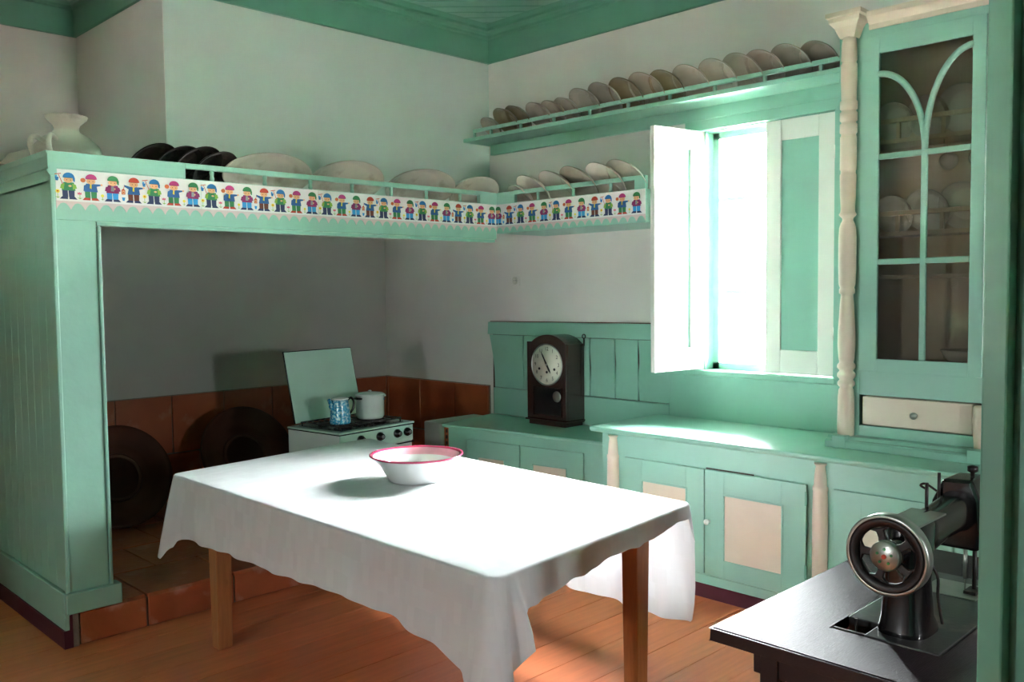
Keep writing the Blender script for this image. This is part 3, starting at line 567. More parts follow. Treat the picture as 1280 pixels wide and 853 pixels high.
# ================================================================ STOVE
ang = math.atan2(-.071, .626)       # front edge direction
so = Vector((-4.565, 3.05, .165)); fy = Vector((-.113, .9936, 0)); bxv = Vector((-.9936, -.113, 0)); upv = Vector((0,0,1))
st = thing('gas_stove', 'small white gas cooker with mint front panel, four black knobs and raised lid', 'stove', so)
def sp(u, d_, z): return so+fy*u+bxv*d_+upv*(z-.165)      # u along the front, d_ back, z world
def sb(u0, u1, d0, d1, z0, z1, mi=0): return B().obox(sp((u0+u1)/2, (d0+d1)/2, (z0+z1)/2), fy, bxv, upv, (u1-u0)/2, (d1-d0)/2, (z1-z0)/2, mi)
SW, SD, SZ = .63, .50, .80
put('cabinet', sb(0, SW, .012, SD, .185, SZ-.012), 'enamel', st, .008); put('oven_door', sb(.02, SW-.02, 0, .012, .22, .665), 'enamel', st, .005)
put('oven_handle', B().tube([sp(.1, 0, .63), sp(.1, -.03, .63), sp(SW-.1, -.03, .63), sp(SW-.1, 0, .63)], .008), 'chrome', st)
put('control_panel', sb(.005, SW-.005, -.004, .012, .675, SZ-.014), 'enamel_mint', st, .006)
put('panel_edge', sb(0, SW, -.006, .0, .664, .672), 'black', st)
put('hob', sb(-.006, SW+.006, -.008, SD, SZ-.013, SZ), 'enamel_mint', st, .005)
put('hob_seam', sb(-.003, SW+.003, -.004, SD, SZ-.019, SZ-.0125), 'black', st)
put('hob_well', sb(.05, SW-.05, .04, SD-.05, SZ, SZ+.003), 'black', st)
for u in (.165, .325, .475, .565):
    kb = put('knob', B().lathe([(0, 0), (.028, 0), (.028, .012), (.021, .016), (.018, .032), (0, .033)], sp(u, -.004, .738), -bxv, 24), 'black', st)
    put('knob_cap', B().lathe([(.010, .032), (.012, .034), (0, .038)], sp(u, -.004, .738), -bxv, 16), 'chrome', kb)
for u in (.17, .46):
    for d_ in (.14, .34):
        bu = put('burner', B().lathe([(.045, 0), (.045, .01), (.03, .016), (0, .018)], sp(u, d_, SZ+.003), upv, 24), 'dark', st)
g = B()
for u0, u1 in ((.06, .305), (.325, .57)):
    g.tube([sp(u0, .05, SZ+.024), sp(u1, .05, SZ+.024), sp(u1, .44, SZ+.024), sp(u0, .44, SZ+.024)], .004, 8, closed=True)
    for q in range(1, 5): g.tube([sp(u0+(u1-u0)*q/5, .05, SZ+.024), sp(u0+(u1-u0)*q/5, .44, SZ+.024)], .0035, 6)
    for q in (.15, .25, .34): g.tube([sp(u0, q, SZ+.024), sp(u1, q, SZ+.024)], .0035, 6)
    for u in (u0, u1):
        for d_ in (.06, .43): g.tube([sp(u, d_, SZ), sp(u, d_, SZ+.024)], .004, 6)
put('pan_support', g, 'dark', st)
# raised lid leaning back
lb0, lb1 = sp(.035, SD-.03, SZ+.012), sp(SW-.03, SD-.03, SZ+.012); ld = (upv*.94+bxv*.22).normalized(); ln = (-bxv*.94+upv*.22).normalized(); LH = .47
put('lid', B().obox((lb0+lb1)/2+ld*LH/2, fy, ln, ld, (SW-.065)/2, .008, LH/2), 'enamel_mint', st, .005)
b = B(); q0, q1, q2, q3 = lb0, lb1, lb1+ld*LH, lb0+ld*LH; b.tube([q0, q3, q2, q1], .006, 8); put('lid_edge', b, 'black', st)
for u in (.05, .50):
    for d_ in (.05, .42): put('foot', B().cyl(sp(u, d_, .1655), sp(u, d_, .187), .015), 'black', st)
# enamel coffee pot
kp = thing('coffee_pot', 'blue mottled enamel coffee pot with black handle on the left burner', 'coffee pot', sp(.155, .17, SZ+.028)); k0 = wloc(kp)
put('body', B().lathe([(0, 0), (.064, 0), (.067, .006), (.066, .02), (.060, .09), (.053, .145), (.052, .150)], k0, upv, 40), 'speckle', kp)
put('rim', B().lathe([(.052, .150), (.055, .153), (.055, .158), (.045, .163), (.02, .168), (0, .169)], k0, upv, 40), 'enamel', kp)
rdir = (fy*.9-bxv*.1).normalized(); ldir = -rdir
put('handle', B().tube(smooth_path([k0+rdir*.052+upv*.142, k0+rdir*.085+upv*.155, k0+rdir*.105+upv*.125, k0+rdir*.095+upv*.08, k0+rdir*.062+upv*.05]), .0075), 'black', kp)
put('spout', B().tube(smooth_path([k0+ldir*.050+upv*.09, k0+ldir*.068+upv*.125, k0+ldir*.083+upv*.160]), [.018]*6+[.012]*6+[.008]), 'speckle', kp)
po = thing('enamel_pot', 'tall white enamel pot with lid on the right burner', 'pot', sp(.435, .20, SZ+.028)); k0 = wloc(po)
put('body', B().lathe([(0, 0), (.082, 0), (.086, .006), (.092, .02), (.093, .150), (.096, .153)], k0, upv, 48), 'enamel', po)
put('lid', B().lathe([(.100, .152), (.101, .156), (.08, .166), (.03, .172), (0, .173)], k0, upv, 48), 'enamel', po); put('lid_knob', B().lathe([(.006, 0), (.012, .004), (.012, .008), (.008, .011), (0, .012)], k0+upv*.172, upv, 16), 'enamel', po)
for sgn, mt in ((-1, 'black'), (1, 'enamel')): put('handle', B().tube(smooth_path([k0+fy*sgn*.09+bxv*.02+upv*.135, k0+fy*sgn*.118+bxv*.018+upv*.138, k0+fy*sgn*.118-bxv*.018+upv*.138, k0+fy*sgn*.09-bxv*.02+upv*.135]), .007), mt, po)
dd = (-bxv*.75+fy*.66).normalized(); tq = dd.cross(upv)
put('maker_mark', B().obox(k0+dd*.0935+upv*.125, tq, dd, upv, .020, .0015, .008), 'p_navy', po)

# ================================================================ WALL PANELLING
wp = thing('wall_panelling', 'mint painted plank panelling with cracked joints behind the clock and below the window', 'panelling', (-3.6, 4.7, .72))
put('top_board', B().prism([(-4.972, 4.706, 1.325), (-3.075, 4.706, 1.325), (-3.075, 4.706, 1.432), (-4.965, 4.706, 1.418)], (0, -.03, 0)), 'mint', wp, .004)
put('top_edge', B().prism([(-4.95, 4.706, 1.4195), (-3.08, 4.706, 1.4325), (-3.08, 4.706, 1.438), (-4.95, 4.706, 1.424)], (0, -.02, 0)), 'p_brown', wp, label='dark bare top edge')
put('backing', bx((-4.93, 4.694, .72), (-3.32, 4.706, 1.33)), 'p_hair', wp)
pls = [(-4.955, -4.598), (-4.588, -4.30), (-4.294, -3.962), (-3.950, -3.742), (-3.734, -3.552), (-3.540, -3.30)]
for i, (xa, xb) in enumerate(pls):
    zb = .925; bow = .022 if i == 0 else .004
    pts = [(xa+(.055*sin(min(1, t*1.15)*pi/2) if i == 0 else .004*sin(t*9+i)), 4.694, zb+(1.322-zb)*(1-t)) for t in [q/8 for q in range(9)]]+[(xb+.003*sin(q*.8), 4.694, zb+(1.322-zb)*q/8) for q in range(9)]
    put('plank', B().prism(pts, (0, -.014-.002*(i % 2), 0)), 'mint', wp, .003, loc=((xa+xb)/2, 4.69, 1.1))
put('bottom_board', bx((-4.905, 4.672, .723), (-3.30, 4.706, .9215)), 'mint', wp, .004)
put('below_window_panel', bx((-3.30, 4.676, .72), (-2.02, 4.706, 1.118)), 'mint', wp, .004); put('panel_strip', bx((-3.30, 4.676, 1.118), (-3.08, 4.706, 1.33)), 'mint', wp, .003)

# ================================================================ LOW CABINET
lc = thing('low_cabinet', 'low mint cupboard with two doors and cream panels under the clock', 'cabinet', (-4.1, 4.3, 0))
f0 = Vector((-4.755, 4.085, 0)); f1 = Vector((-3.40, 4.262, 0)); fd = (f1-f0).normalized(); fn = Vector((fd.y, -fd.x, 0))
put('top', B().prism([(-4.79, 4.052, .700), (-3.385, 4.232, .700), (-3.385, 4.672, .700), (-4.925, 4.672, .700)], (0, 0, .022)), 'mint', lc, .008)
put('body', B().prism([f0+upv*.08, f1+upv*.08, Vector((-3.40, 4.66, .08)), Vector((-4.79, 4.66, .08))], (0, 0, .62)), 'mint', lc)
put('base', B().prism([f0+fn*.006, f1+fn*.006, Vector((-3.40, 4.64, 0)), Vector((-4.79, 4.64, 0))], (0, 0, .08)), 'maroon', lc)
def lcb(u0, u1, o0, o1, z0, z1): return B().obox(f0+fd*((u0+u1)/2)+fn*((o0+o1)/2)+upv*((z0+z1)/2), fd, fn, upv, (u1-u0)/2, (o1-o0)/2, (z1-z0)/2)
u_ = lambda x: (x+4.755)*1.0085
for ua, ub in ((.175, .632), (.640, 1.135)):
    d_ = put('door', lcb(ua, ub, .0005, .014, .12, .632), 'mint', lc, .003)
    put('door_panel', lcb(ua+.11, ub-.13, .014, .017, .22, .515), 'cream', d_, label='cream inset panel'); put('panel_bead', B().tube([f0+fd*a_+fn*.016+upv*z_ for a_, z_ in ((ua+.105, .215), (ub-.125, .215), (ub-.125, .52), (ua+.105, .52))], .004, 6, closed=True), 'mint', d_)
for i in range(3):
    z0 = .695-.2*(i+1)+.012
    bk = put('hollow_brick', lcb(-.045, -.001, -.20, -.004, z0, z0+.19), 'tile', lc, .003, label='bare orange hollow brick')
    for q in range(4): put('brick_hole', lcb(-.030, -.012, -.0045, -.0025, z0+.02+q*.044, z0+.045+q*.044), 'p_hair', bk)
tag(put('masonry_block', bx((-5.12, 4.16, .1665), (-4.94, 4.66, .70)), 'plaster_alcove', None, .01, loc=(-5.0, 4.4, .165)), 'grey plastered masonry block standing left of the low cupboard', 'block')

# ================================================================ WORKTOP CABINET
wc = thing('base_cabinet', 'long mint base cupboard with turned cream half columns and cream door panels', 'cabinet', (-2.3, 4.3, 0))
XE = -.45
put('body', bx((-3.305, 4.02, .085), (XE, 4.66, .822)), 'mint', wc); put('base', bx((-3.305, 4.035, 0), (XE, 4.66, .085)), 'maroon', wc)
put('bottom_rail', bx((-3.305, 4.008, .085), (XE, 4.02, .135)), 'mint', wc, .003)
tag(put('worktop', B().prism([(-3.385, 3.995, .838), (-3.385, 3.995, .848), (-3.385, 4.002, .853), (-3.385, 4.67, .853), (-3.385, 4.67, .823), (-3.385, 4.008, .823), (-3.385, 4.0, .83)][::-1], (XE+3.385, 0, 0)), 'mint', None, .003, loc=(-2.3, 4.3, .823)), 'long glossy mint worktop bleached by the window light', 'worktop')
def door(parent, xa, xb, za, zb, y, pa_, pb_, pza, pzb, tilt=0):
    d_ = put('door', B().box((xa, y-.016, za), (pa_, y, zb)).box((pb_, y-.016, za), (xb, y, zb)).box((pa_, y-.016, za), (pb_, y, pza)).box((pa_, y-.016, pzb), (pb_, y, zb)), 'mint', parent, .0015)
    put('door_panel', bx((pa_-.001, y-.010, pza-.001), (pb_+.001, y-.001, pzb+.001)), 'cream', d_, label='cream inset panel')
    put('panel_bead', B().box((pa_-.008, y-.020, pza-.008), (pb_+.008, y-.0155, pza)).box((pa_-.008, y-.020, pzb), (pb_+.008, y-.0155, pzb+.008)).box((pa_-.008, y-.020, pza), (pa_, y-.0155, pzb)).box((pb_, y-.020, pza), (pb_+.008, y-.0155, pzb)), 'mint', d_, .0015)
    return d_
yd = 4.0195
d1 = door(wc, -3.135, -2.606, .142, .700, yd, -3.008, -2.720, .24, .580)
d2 = door(wc, -2.598, -2.030, .142, .702, yd-.004, -2.482, -2.158, .235, .578)
d3 = door(wc, -1.895, -1.36, .142, .700, yd, -1.76, -1.50, .235, .578); d4 = door(wc, -1.35, -.82, .142, .700, yd, -1.22, -.95, .235, .578)
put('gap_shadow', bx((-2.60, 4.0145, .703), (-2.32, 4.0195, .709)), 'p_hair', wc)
for x, dd_ in ((-2.572, d2), (-.89, d4)): put('knob', B().lathe([(.008, 0), (.007, .012), (.014, .02), (.015, .028), (0, .034)], (x, yd-.02, .43), (0,-1,0), 20), 'white_paint', dd_)
for z in (.24, .60): put('hinge', bx((-2.034, yd-.024, z), (-2.024, yd-.016, z+.07)), 'mint_dark', d2)
turn = [(.034, 0), (.036, .02), (.036, .20), (.0375, .205), (.0375, .215), (.036, .22), (.037, .40), (.034, .535), (.036, .54), (.036, .556), (.031, .562), (.027, .62), (.022, .655), (.028, .664), (.030, .67)]
for x in (-3.22, -1.963, -.75): put('turned_column', B().lathe([(r, z+.145) for r, z in turn], (x, 4.012, 0), (0,0,1), 28), 'cream', wc)
# ================================================================ GLASS CABINET
gc = thing('china_cabinet', 'tall mint display cupboard with arched glazing bars, cream cornice, drawer and turned column', 'cabinet', (-1.7, 4.5, .853))
yf, xL, xRr, zb0, zt0 = 4.37, -2.05, -1.20, .90, 2.93
put('side_panel', bx((xL, yf, zb0), (xL+.02, 4.68, zt0)), 'mint', gc, .002); put('side_panel', bx((xRr-.02, yf, zb0), (xRr, 4.68, zt0)), 'mint', gc, .002)
put('back_panel', bx((xL+.02, 4.66, zb0), (xRr-.02, 4.676, zt0)), 'cream', gc); put('top_panel', bx((xL, yf, zt0-.02), (xRr, 4.68, zt0)), 'mint', gc)
put('front_frame', B().box((xL, yf-.012, zb0), (-1.932, yf+.012, zt0)).box((-1.362, yf-.012, zb0), (xRr, yf+.012, zt0)).box((-1.932, yf-.012, 2.858), (-1.362, yf+.012, zt0)).box((-1.932, yf-.012, 1.115), (-1.362, yf+.012, 1.232)).box((-1.932, yf-.012, zb0), (-1.362, yf+.012, .962)), 'mint', gc, .002)
put('frame_bead', bx((-1.345, yf-.02, 1.2), (-1.325, yf-.011, zt0-.08)), 'mint', gc, .003)
dw = put('drawer', bx((-1.914, yf-.020, .968), (-1.400, yf+.25, 1.110)), 'cream', gc, .006, label='cream drawer')
put('drawer_knob', B().lathe([(.010, 0), (.008, .012), (.016, .018), (.017, .026), (0, .034)], (-1.655, yf-.02, 1.035), (0,-1,0), 20), 'chrome', dw)
dr = put('glazed_door', B().box((-1.930, yf-.026, 1.234), (-1.845, yf-.004, 2.856)).box((-1.424, yf-.026, 1.234), (-1.366, yf-.004, 2.856)).box((-1.845, yf-.026, 1.234), (-1.424, yf-.004, 1.298)).box((-1.845, yf-.026, 2.772), (-1.424, yf-.004, 2.856)), 'mint', gc, .002)
for z in (2.278, 1.772): put('glazing_bar', B().box((-1.845, yf-.026, z-.014), (-1.424, yf-.006, z+.014)), 'mint', dr, .005)
put('glazing_bar', bx((-1.644, yf-.027, 1.298), (-1.615, yf-.006, 2.30)), 'mint', dr, .005)
xm = -1.6295
def arc(sgn, xe, ztop):
    P_ = []
    for i in range(17):
        t = i/16*pi/2; P_.append(Vector((xm+(xe-xm)*(1-cos(t)), yf-.018, 2.29+(ztop-2.29)*sin(t))))
    return B().tube(P_, .0155, 8)
put('arched_bar', arc(-1, -1.85, 2.675), 'mint', dr); put('arched_bar', arc(1, -1.42, 2.735), 'mint', dr)
for a, b_, c, d in ((-1.845, xm, 1.298, 1.772), (xm, -1.424, 1.298, 1.772), (-1.845, xm, 1.772, 2.278), (xm, -1.424, 1.772, 2.278), (-1.845, -1.424, 2.278, 2.772)): put('glass_pane', bx((a, yf-.015, c), (b_, yf-.012, d)), 'glass_dusty', dr)
turnc = [(.040, 0), (.042, .05), (.040, .20), (.036, .235), (.030, .245), (.042, .258), (.042, .272), (.032, .285), (.044, .30), (.044, .315), (.032, .33), (.044, .345), (.044, .358), (.034, .372), (.038, .39), (.043, .46), (.042, .52), (.034, .66), (.030, .70), (.030, .71), (.038, .716), (.038, .735), (.034, .742), (.040, .76), (.043, .84), (.043, .99), (.040, 1.04), (.034, 1.06), (.026, 1.075), (.026, 1.085), (.040, 1.10), (.042, 1.106), (.036, 1.115), (.034, 1.13), (.038, 1.20), (.040, 1.30), (.036, 1.305), (.036, 1.32), (.040, 1.325), (.040, 1.485), (.036, 1.49), (.036, 1.50), (.042, 1.505), (.042, 1.545), (.035, 1.551), (.035, 1.558), (.042, 1.564), (.042, 1.602), (.035, 1.608), (.035, 1.615), (.042, 1.62), (.042, 1.655), (.035, 1.662), (.036, 1.67), (.039, 1.76), (.039, 1.835), (.034, 1.84), (.034, 1.85), (.038, 1.856), (.036, 1.93), (.031, 1.965)]
put('turned_column', B().lathe([(r*.98, z+.905) for r, z in turnc], (-1.985, 4.325, 0), (0,0,1), 28), 'cream', gc)
put('short_column', B().lathe([(.034, .906), (.036, .93), (.041, 1.02), (.043, 1.035), (.043, 1.05), (.040, 1.055), (.040, 1.095), (.034, 1.108)], (-1.352, 4.335, 0), (0,0,1), 28), 'cream', gc)
cap_ = [(.034, 2.865), (.040, 2.875), (.044, 2.885), (.056, 2.915), (.076, 2.94), (.078, 2.958), (.088, 2.964), (.088, 2.985)]
b = B()
for (r0_, z0_), (r1_, z1_) in zip(cap_[:-1], cap_[1:]):
    cxx, cyy = -1.985, 4.335
    b.add([(cxx+sx_*r0_, cyy+sy_*r0_, z0_) for sx_, sy_ in ((-1,-1),(1,-1),(1,1),(-1,1))]+[(cxx+sx_*r1_, cyy+sy_*r1_, z1_) for sx_, sy_ in ((-1,-1),(1,-1),(1,1),(-1,1))], [(0,1,5,4),(1,2,6,5),(2,3,7,6),(3,0,4,7)])
b.add([(cxx+sx_*.088, cyy+sy_*.088, 2.985) for sx_, sy_ in ((-1,-1),(1,-1),(1,1),(-1,1))], [(0,1,2,3)])
put('capital', b, 'cream', gc)
put('cornice', B().prism([(-1.90, yf, 2.895), (-1.90, yf-.02, 2.895), (-1.90, yf-.022, 2.918), (-1.90, yf-.05, 2.95), (-1.90, yf-.055, 2.975), (-1.90, yf, 2.975)], (xRr+1.90, 0, 0)), 'cream', gc)
put('plinth', B().prism([(-2.06, 4.25, .8535), (-2.06, 4.25, .885), (-2.06, 4.262, .894), (-2.06, 4.275, .896), (-2.06, 4.29, .910), (-2.06, 4.68, .910), (-2.06, 4.68, .8535)], (xRr+2.06, 0, 0)), 'mint', gc, .002)
put('column_block', bx((-2.02, 4.245, .8536), (-1.952, 4.30, .915)), 'mint', gc, .003); put('column_block', bx((-1.39, 4.247, .8536), (-1.315, 4.30, .915)), 'mint', gc, .003)
for zs in (2.352, 1.90):
    put('inner_shelf', bx((xL+.02, yf+.095, zs), (xRr-.02, 4.66, zs+.022)), 'cream', gc, .002)
    put('inner_rail', bx((xL+.02, yf+.09, zs+.10), (xRr-.02, yf+.112, zs+.122)), 'cream', gc, .002)
    for x in (-1.80, -1.59, -1.40): put('rail_post', bx((x-.008, yf+.093, zs+.022), (x+.008, yf+.109, zs+.10)), 'cream', gc)
put('inner_shelf', bx((xL+.02, yf+.11, 1.69), (xRr-.02, 4.66, 1.708)), 'cream', gc, .002); put('cabinet_floor', bx((xL+.02, yf+.012, 1.232), (xRr-.02, 4.66, 1.25)), 'cream', gc)
for i, (x, z, D) in enumerate([(-1.82, 2.375, .20), (-1.66, 2.375, .21), (-1.50, 2.375, .24), (-1.82, 1.923, .20), (-1.66, 1.923, .22), (-1.49, 1.923, .24)]):
    dish('china_plate', 'white plate standing behind the rail of the %s shelf inside the glazed cupboard, %s' % ('top' if i < 3 else 'lower railed', ['left', 'middle', 'right'][i % 3]), 'plate', (x, yf+.175, z), (-.1, -.92, -.35), D, 'china', 'plates inside the china cabinet')
for i, x in enumerate((-1.60, -1.47)):
    cu_ = thing('teacup', 'white teacup hanging below the top shelf inside the glazed cupboard, %s one' % ['left', 'right'][i], 'cup', (x, yf+.15, 2.26), 'cups hanging in the china cabinet')
    put('cup_body', B().lathe([(0, 0), (.018, 0), (.022, .006), (.036, .03), (.042, .06), (.040, .061), (.034, .032), (.02, .008), (0, .006)], (x, yf+.15, 2.26), (.5, -.6, -.3), 28), 'china', cu_)
    put('handle', B().tube(smooth_path([(x+.0, yf+.15, 2.275), (x+.0, yf+.14, 2.31), (x+.02, yf+.12, 2.315), (x+.03, yf+.11, 2.285)]), .004), 'china', cu_)
    put('hook', B().tube([(x, yf+.14, 2.352), (x, yf+.14, 2.31)], .002, 6), 'chrome', cu_)
gb = thing('china_bowl', 'white footed bowl on the floor of the glazed cupboard', 'bowl', (-1.50, yf+.16, 1.25))
put('bowl_shell', B().lathe([(0, 0), (.045, 0), (.05, .004), (.048, .014), (.085, .055), (.105, .095), (.102, .096), (.08, .058), (.04, .02), (0, .018)], (-1.50, yf+.16, 1.25), (0,0,1), 40), 'china', gb)
tag(put('china_dish', B().lathe([(0, 0), (.06, 0), (.065, .004), (.12, .022), (.118, .025), (.06, .01), (0, .008)], (-1.765, yf+.15, 1.25), (0,0,1), 40), 'china', None, loc=(-1.765, yf+.15, 1.25)), 'white shallow dish on the floor of the glazed cupboard left of the bowl', 'dish')

# ================================================================ CLOCK
ck = thing('pendulum_clock', 'dark wooden pendulum clock with round ivory dial standing on the low cupboard', 'clock', (-4.18, 4.57, .722))
cx0, cx1, cyf, cyb, cz = -4.365, -3.985, 4.475, 4.669, .7225
pts = [(cx0+.01, cz+.02), (cx1-.012, cz+.02), (cx1-.012, 1.285)]
for i in range(13): a = RAD(40+100*i/12); pts.append(((cx0+cx1)/2+.215*cos(a), 1.175+.172*sin(a)))
pts.append((cx0+.01, 1.285))
put('case', B().prism([(x, cyf+.02, z) for x, z in pts], (0, cyb-cyf-.02, 0)), 'clock_wood', ck, .003)
dx0, dx1 = cx0+.035, cx1-.012; pts = [(dx0, cz+.045), (dx1, cz+.045), (dx1, 1.29)]
for i in range(17): a = RAD(42+96*i/16); pts.append(((dx0+dx1)/2+.215*cos(a), 1.168+.182*sin(a)))
pts.append((dx0, 1.29))
put('door_frame', B().prism([(x, cyf, z) for x, z in pts], (0, .022, 0)), 'clock_wood', ck, .004)
put('side_strip', bx((cx0+.002, cyf+.006, cz+.03), (dx0-.001, cyf+.03, 1.298)), 'clock_wood', ck, .003)
put('base_moulding', B().prism([(cx0-.004, cyf-.012, cz+.03), (cx1, cyf-.012, cz+.03), (cx1, cyf-.012, cz+.042), (cx0-.004, cyf-.012, cz+.042)], (0, cyb-cyf+.006, 0)), 'clock_wood', ck, .003)
put('foot', bx((cx0+.02, cyf+.004, cz-.0003), (cx1-.02, cyb-.01, cz+.03)), 'clock_wood', ck, .003)
dc = Vector((-4.166, cyf, 1.144))
put('bezel', B().lathe([(.142, -.001), (.146, .004), (.142, .009), (.137, .006), (.137, -.001)], dc, (0,-1,0), 64), 'chrome', ck)
dl = put('dial', B().lathe([(0, .003), (.138, .003), (.138, 0), (0, 0)][::-1], dc, (0,-1,0), 64), 'dial', ck)
def text_mesh(name, items, mt, parent):
    bm = bmesh.new(); dg = None
    for txt, size, pos in items:
        cu = bpy.data.curves.new('t', 'FONT'); cu.body = txt; cu.size = size; cu.align_x = 'CENTER'; cu.align_y = 'CENTER'; cu.resolution_u = 2
        ob = bpy.data.objects.new('t', cu); me = ob.to_mesh(); k_ = len(bm.verts); bm.from_mesh(me); bm.verts.ensure_lookup_table()
        for v in bm.verts[k_:]: v.co = Vector((v.co.x, 0, v.co.y))+Vector(pos)
        ob.to_mesh_clear(); bpy.data.objects.remove(ob); bpy.data.curves.remove(cu)
    org = wloc(parent)
    for v in bm.verts: v.co -= org
    me = bpy.data.meshes.new(name); bm.to_mesh(me); bm.free(); me.materials.append(M[mt]); o = bpy.data.objects.new(name, me); COL.objects.link(o); o.parent = parent; return o
its = []
for i in range(1, 13): a = pi/2-i*pi/6; its.append((str(i), .036, (dc.x+.108*cos(a), cyf-.0036, dc.z+.108*sin(a))))
o = text_mesh('numerals', its, 'p_ink', ck); o.parent = dl; o.location = wloc(ck)-wloc(dl)
b = B()
for x, z in ((-.070, -.03), (0, -.052), (.070, -.03)): b.cyl(dc+Vector((x, -.003, z)), dc+Vector((x, -.005, z)), .009, seg=16)
put('winding_hole', b, 'p_ink', dl)
def hand(a, L_, w_, name):
    a = RAD(a); d = Vector((sin(a), 0, cos(a))); n = Vector((cos(a), 0, -sin(a))); c = dc+Vector((0, -.006, 0))
    put(name, B().prism([c-d*.018-n*w_, c-d*.018+n*w_, c+d*L_*.7+n*w_*.8, c+d*L_, c+d*L_*.7-n*w_*.8], (0, -.0015, 0)), 'p_ink', dl)
hand(330, .105, .0065, 'minute_hand'); hand(148, .070, .008, 'hour_hand'); put('hand_boss', B().cyl(dc+Vector((0,-.004,0)), dc+Vector((0,-.010,0)), .008), 'chrome', dl)
put('glass_pane', bx((dx0+.04, cyf-.0025, cz+.075), (dx1-.04, cyf-.0005, .985)), 'black', ck, .001, label='dark reflecting lower pane')
pe = put('pendulum_bob', B().lathe([(0, 0), (.036, 0), (.038, .0015), (.030, .004), (0, .006)], (-4.075, cyf-.0026, .93), (0,-1,0), 40), 'chrome', ck, label='pale metal pendulum bob')
put('pane_bead', B().tube([(x, cyf-.003, z) for x, z in ((dx0+.036, cz+.07), (dx1-.036, cz+.07), (dx1-.036, .99), (dx0+.036, .99))], .004, 8, closed=True), 'clock_wood', ck)
put('hanging_ring', B().tube([Vector((-3.99, cyb-.012, 1.335))+Vector((.014*cos(a), 0, .014*sin(a))) for a in [2*pi*i/16 for i in range(16)]], .0035, 8, closed=True).box((-3.995, cyb-.014, 1.27), (-3.985, cyb-.010, 1.322)), 'dark', ck)
# wall socket
so_ = thing('wall_socket', 'small white round-pin socket on the wall above the panelling', 'socket', (-4.687, YW, 1.727))
put('plate', bx((-4.727, YW-.008, 1.687), (-4.647, YW, 1.767)), 'plaster', so_, .003); put('socket_well', B().lathe([(.029, 0), (.029, .004), (.023, .005), (.021, .0015), (0, .0015)], (-4.687, YW-.008, 1.727), (0,-1,0), 32), 'china', so_)
put('pin_hole', B().cyl((-4.696, YW-.009, 1.727), (-4.696, YW-.0125, 1.727), .003).cyl((-4.678, YW-.009, 1.727), (-4.678, YW-.0125, 1.727), .003), 'p_ink', so_)
# ================================================================ SEWING TABLE + MACHINE
zt = .76; sx0, sx1, sy0, sy1 = -1.272, -.47, 2.0, 3.12
sw = thing('sewing_table', 'dark varnished sewing machine table with worn shiny top at the right front', 'table', (-.87, 2.55, 0))
hx0, hx1, hy0, hy1 = -1.052, -.772, 2.205, 2.87      # cut-out for the machine bed
tp = B()
for a, b_ in (((sx0, sy0), (hx0, sy1)), ((hx1, sy0), (sx1, sy1)), ((hx0, sy0), (hx1, hy0)), ((hx0, hy1), (hx1, sy1))): tp.box((a[0], a[1], zt-.032), (b_[0], b_[1], zt))
put('tabletop', tp, 'sewtop', sw)
put('top_edge', B().box((sx0-.006, sy0-.008, zt-.036), (sx1, sy0-.0005, zt-.002)).box((sx0-.006, sy0-.008, zt-.036), (sx0-.0005, sy1, zt-.002)), 'sewwood', sw, .004)
put('apron', bx((sx0+.10, sy0+.03, zt-.10), (sx1-.05, sy0+.05, zt-.033)), 'sewwood', sw, .003); put('apron', bx((sx0+.10, sy1-.05, zt-.10), (sx1-.05, sy1-.03, zt-.033)), 'sewwood', sw, .003)
for x in (-1.125, -.55):
    for y in (2.045, 3.05): put('leg', bx((x-.025, y-.022, 0), (x+.025, y+.022, zt-.034)), 'sewwood', sw, .004)
put('treadle', bx((-1.0, 2.4, .10), (-.68, 2.75, .125)), 'dark', sw, .004); put('treadle_bar', B().cyl((-1.1, 2.58, .11), (-.55, 2.58, .11), .01), 'dark', sw)
put('well', bx((hx0+.001, hy0+.001, zt-.09), (hx1-.001, hy1-.001, zt-.06)), 'dark', sw)
sm_ = thing('sewing_machine', 'old black sewing machine with large nickel rimmed handwheel on the dark table', 'sewing machine', (-.90, 2.5, .76))
cxm = -.898
put('bed', B().prism([(hx0+.004, 2.31, zt-.045), (-.962, 2.31, zt-.045), (-.962, hy0+.004, zt-.045), (hx1-.004, hy0+.004, zt-.045), (hx1-.004, hy1-.004, zt-.045), (hx0+.004, hy1-.004, zt-.045)], (0, 0, .048)), 'bedmetal', sm_, .003)
# pillar
def loft(secs, seg=24, pw=3.0):
    b = B(); vs = []; fs = []
    for (cx_, cy_, cz_, hx_, hy_) in secs:
        for i in range(seg):
            a = 2*pi*i/seg; c_, s_ = cos(a), sin(a); vs.append((cx_+hx_*abs(c_)**(2/pw)*(1 if c_ > 0 else -1), cy_+hy_*abs(s_)**(2/pw)*(1 if s_ > 0 else -1), cz_))
    n_ = len(secs)
    for k in range(n_-1):
        for i in range(seg): fs.append((k*seg+i, k*seg+(i+1) % seg, (k+1)*seg+(i+1) % seg, (k+1)*seg+i))
    b.add(vs, fs, 0, True); b.add([vs[i] for i in range(seg)], [tuple(range(seg))[::-1]]); b.add([vs[(n_-1)*seg+i] for i in range(seg)], [tuple(range(seg))]); return b
put('pillar', loft([(cxm, 2.33, .745, .066, .085), (cxm, 2.33, .775, .062, .08), (cxm, 2.325, .80, .056, .07), (cxm, 2.325, .90, .050, .062), (cxm, 2.335, .98, .050, .075), (cxm, 2.34, 1.035, .048, .085), (cxm, 2.34, 1.045, .042, .08)]), 'black', sm_)
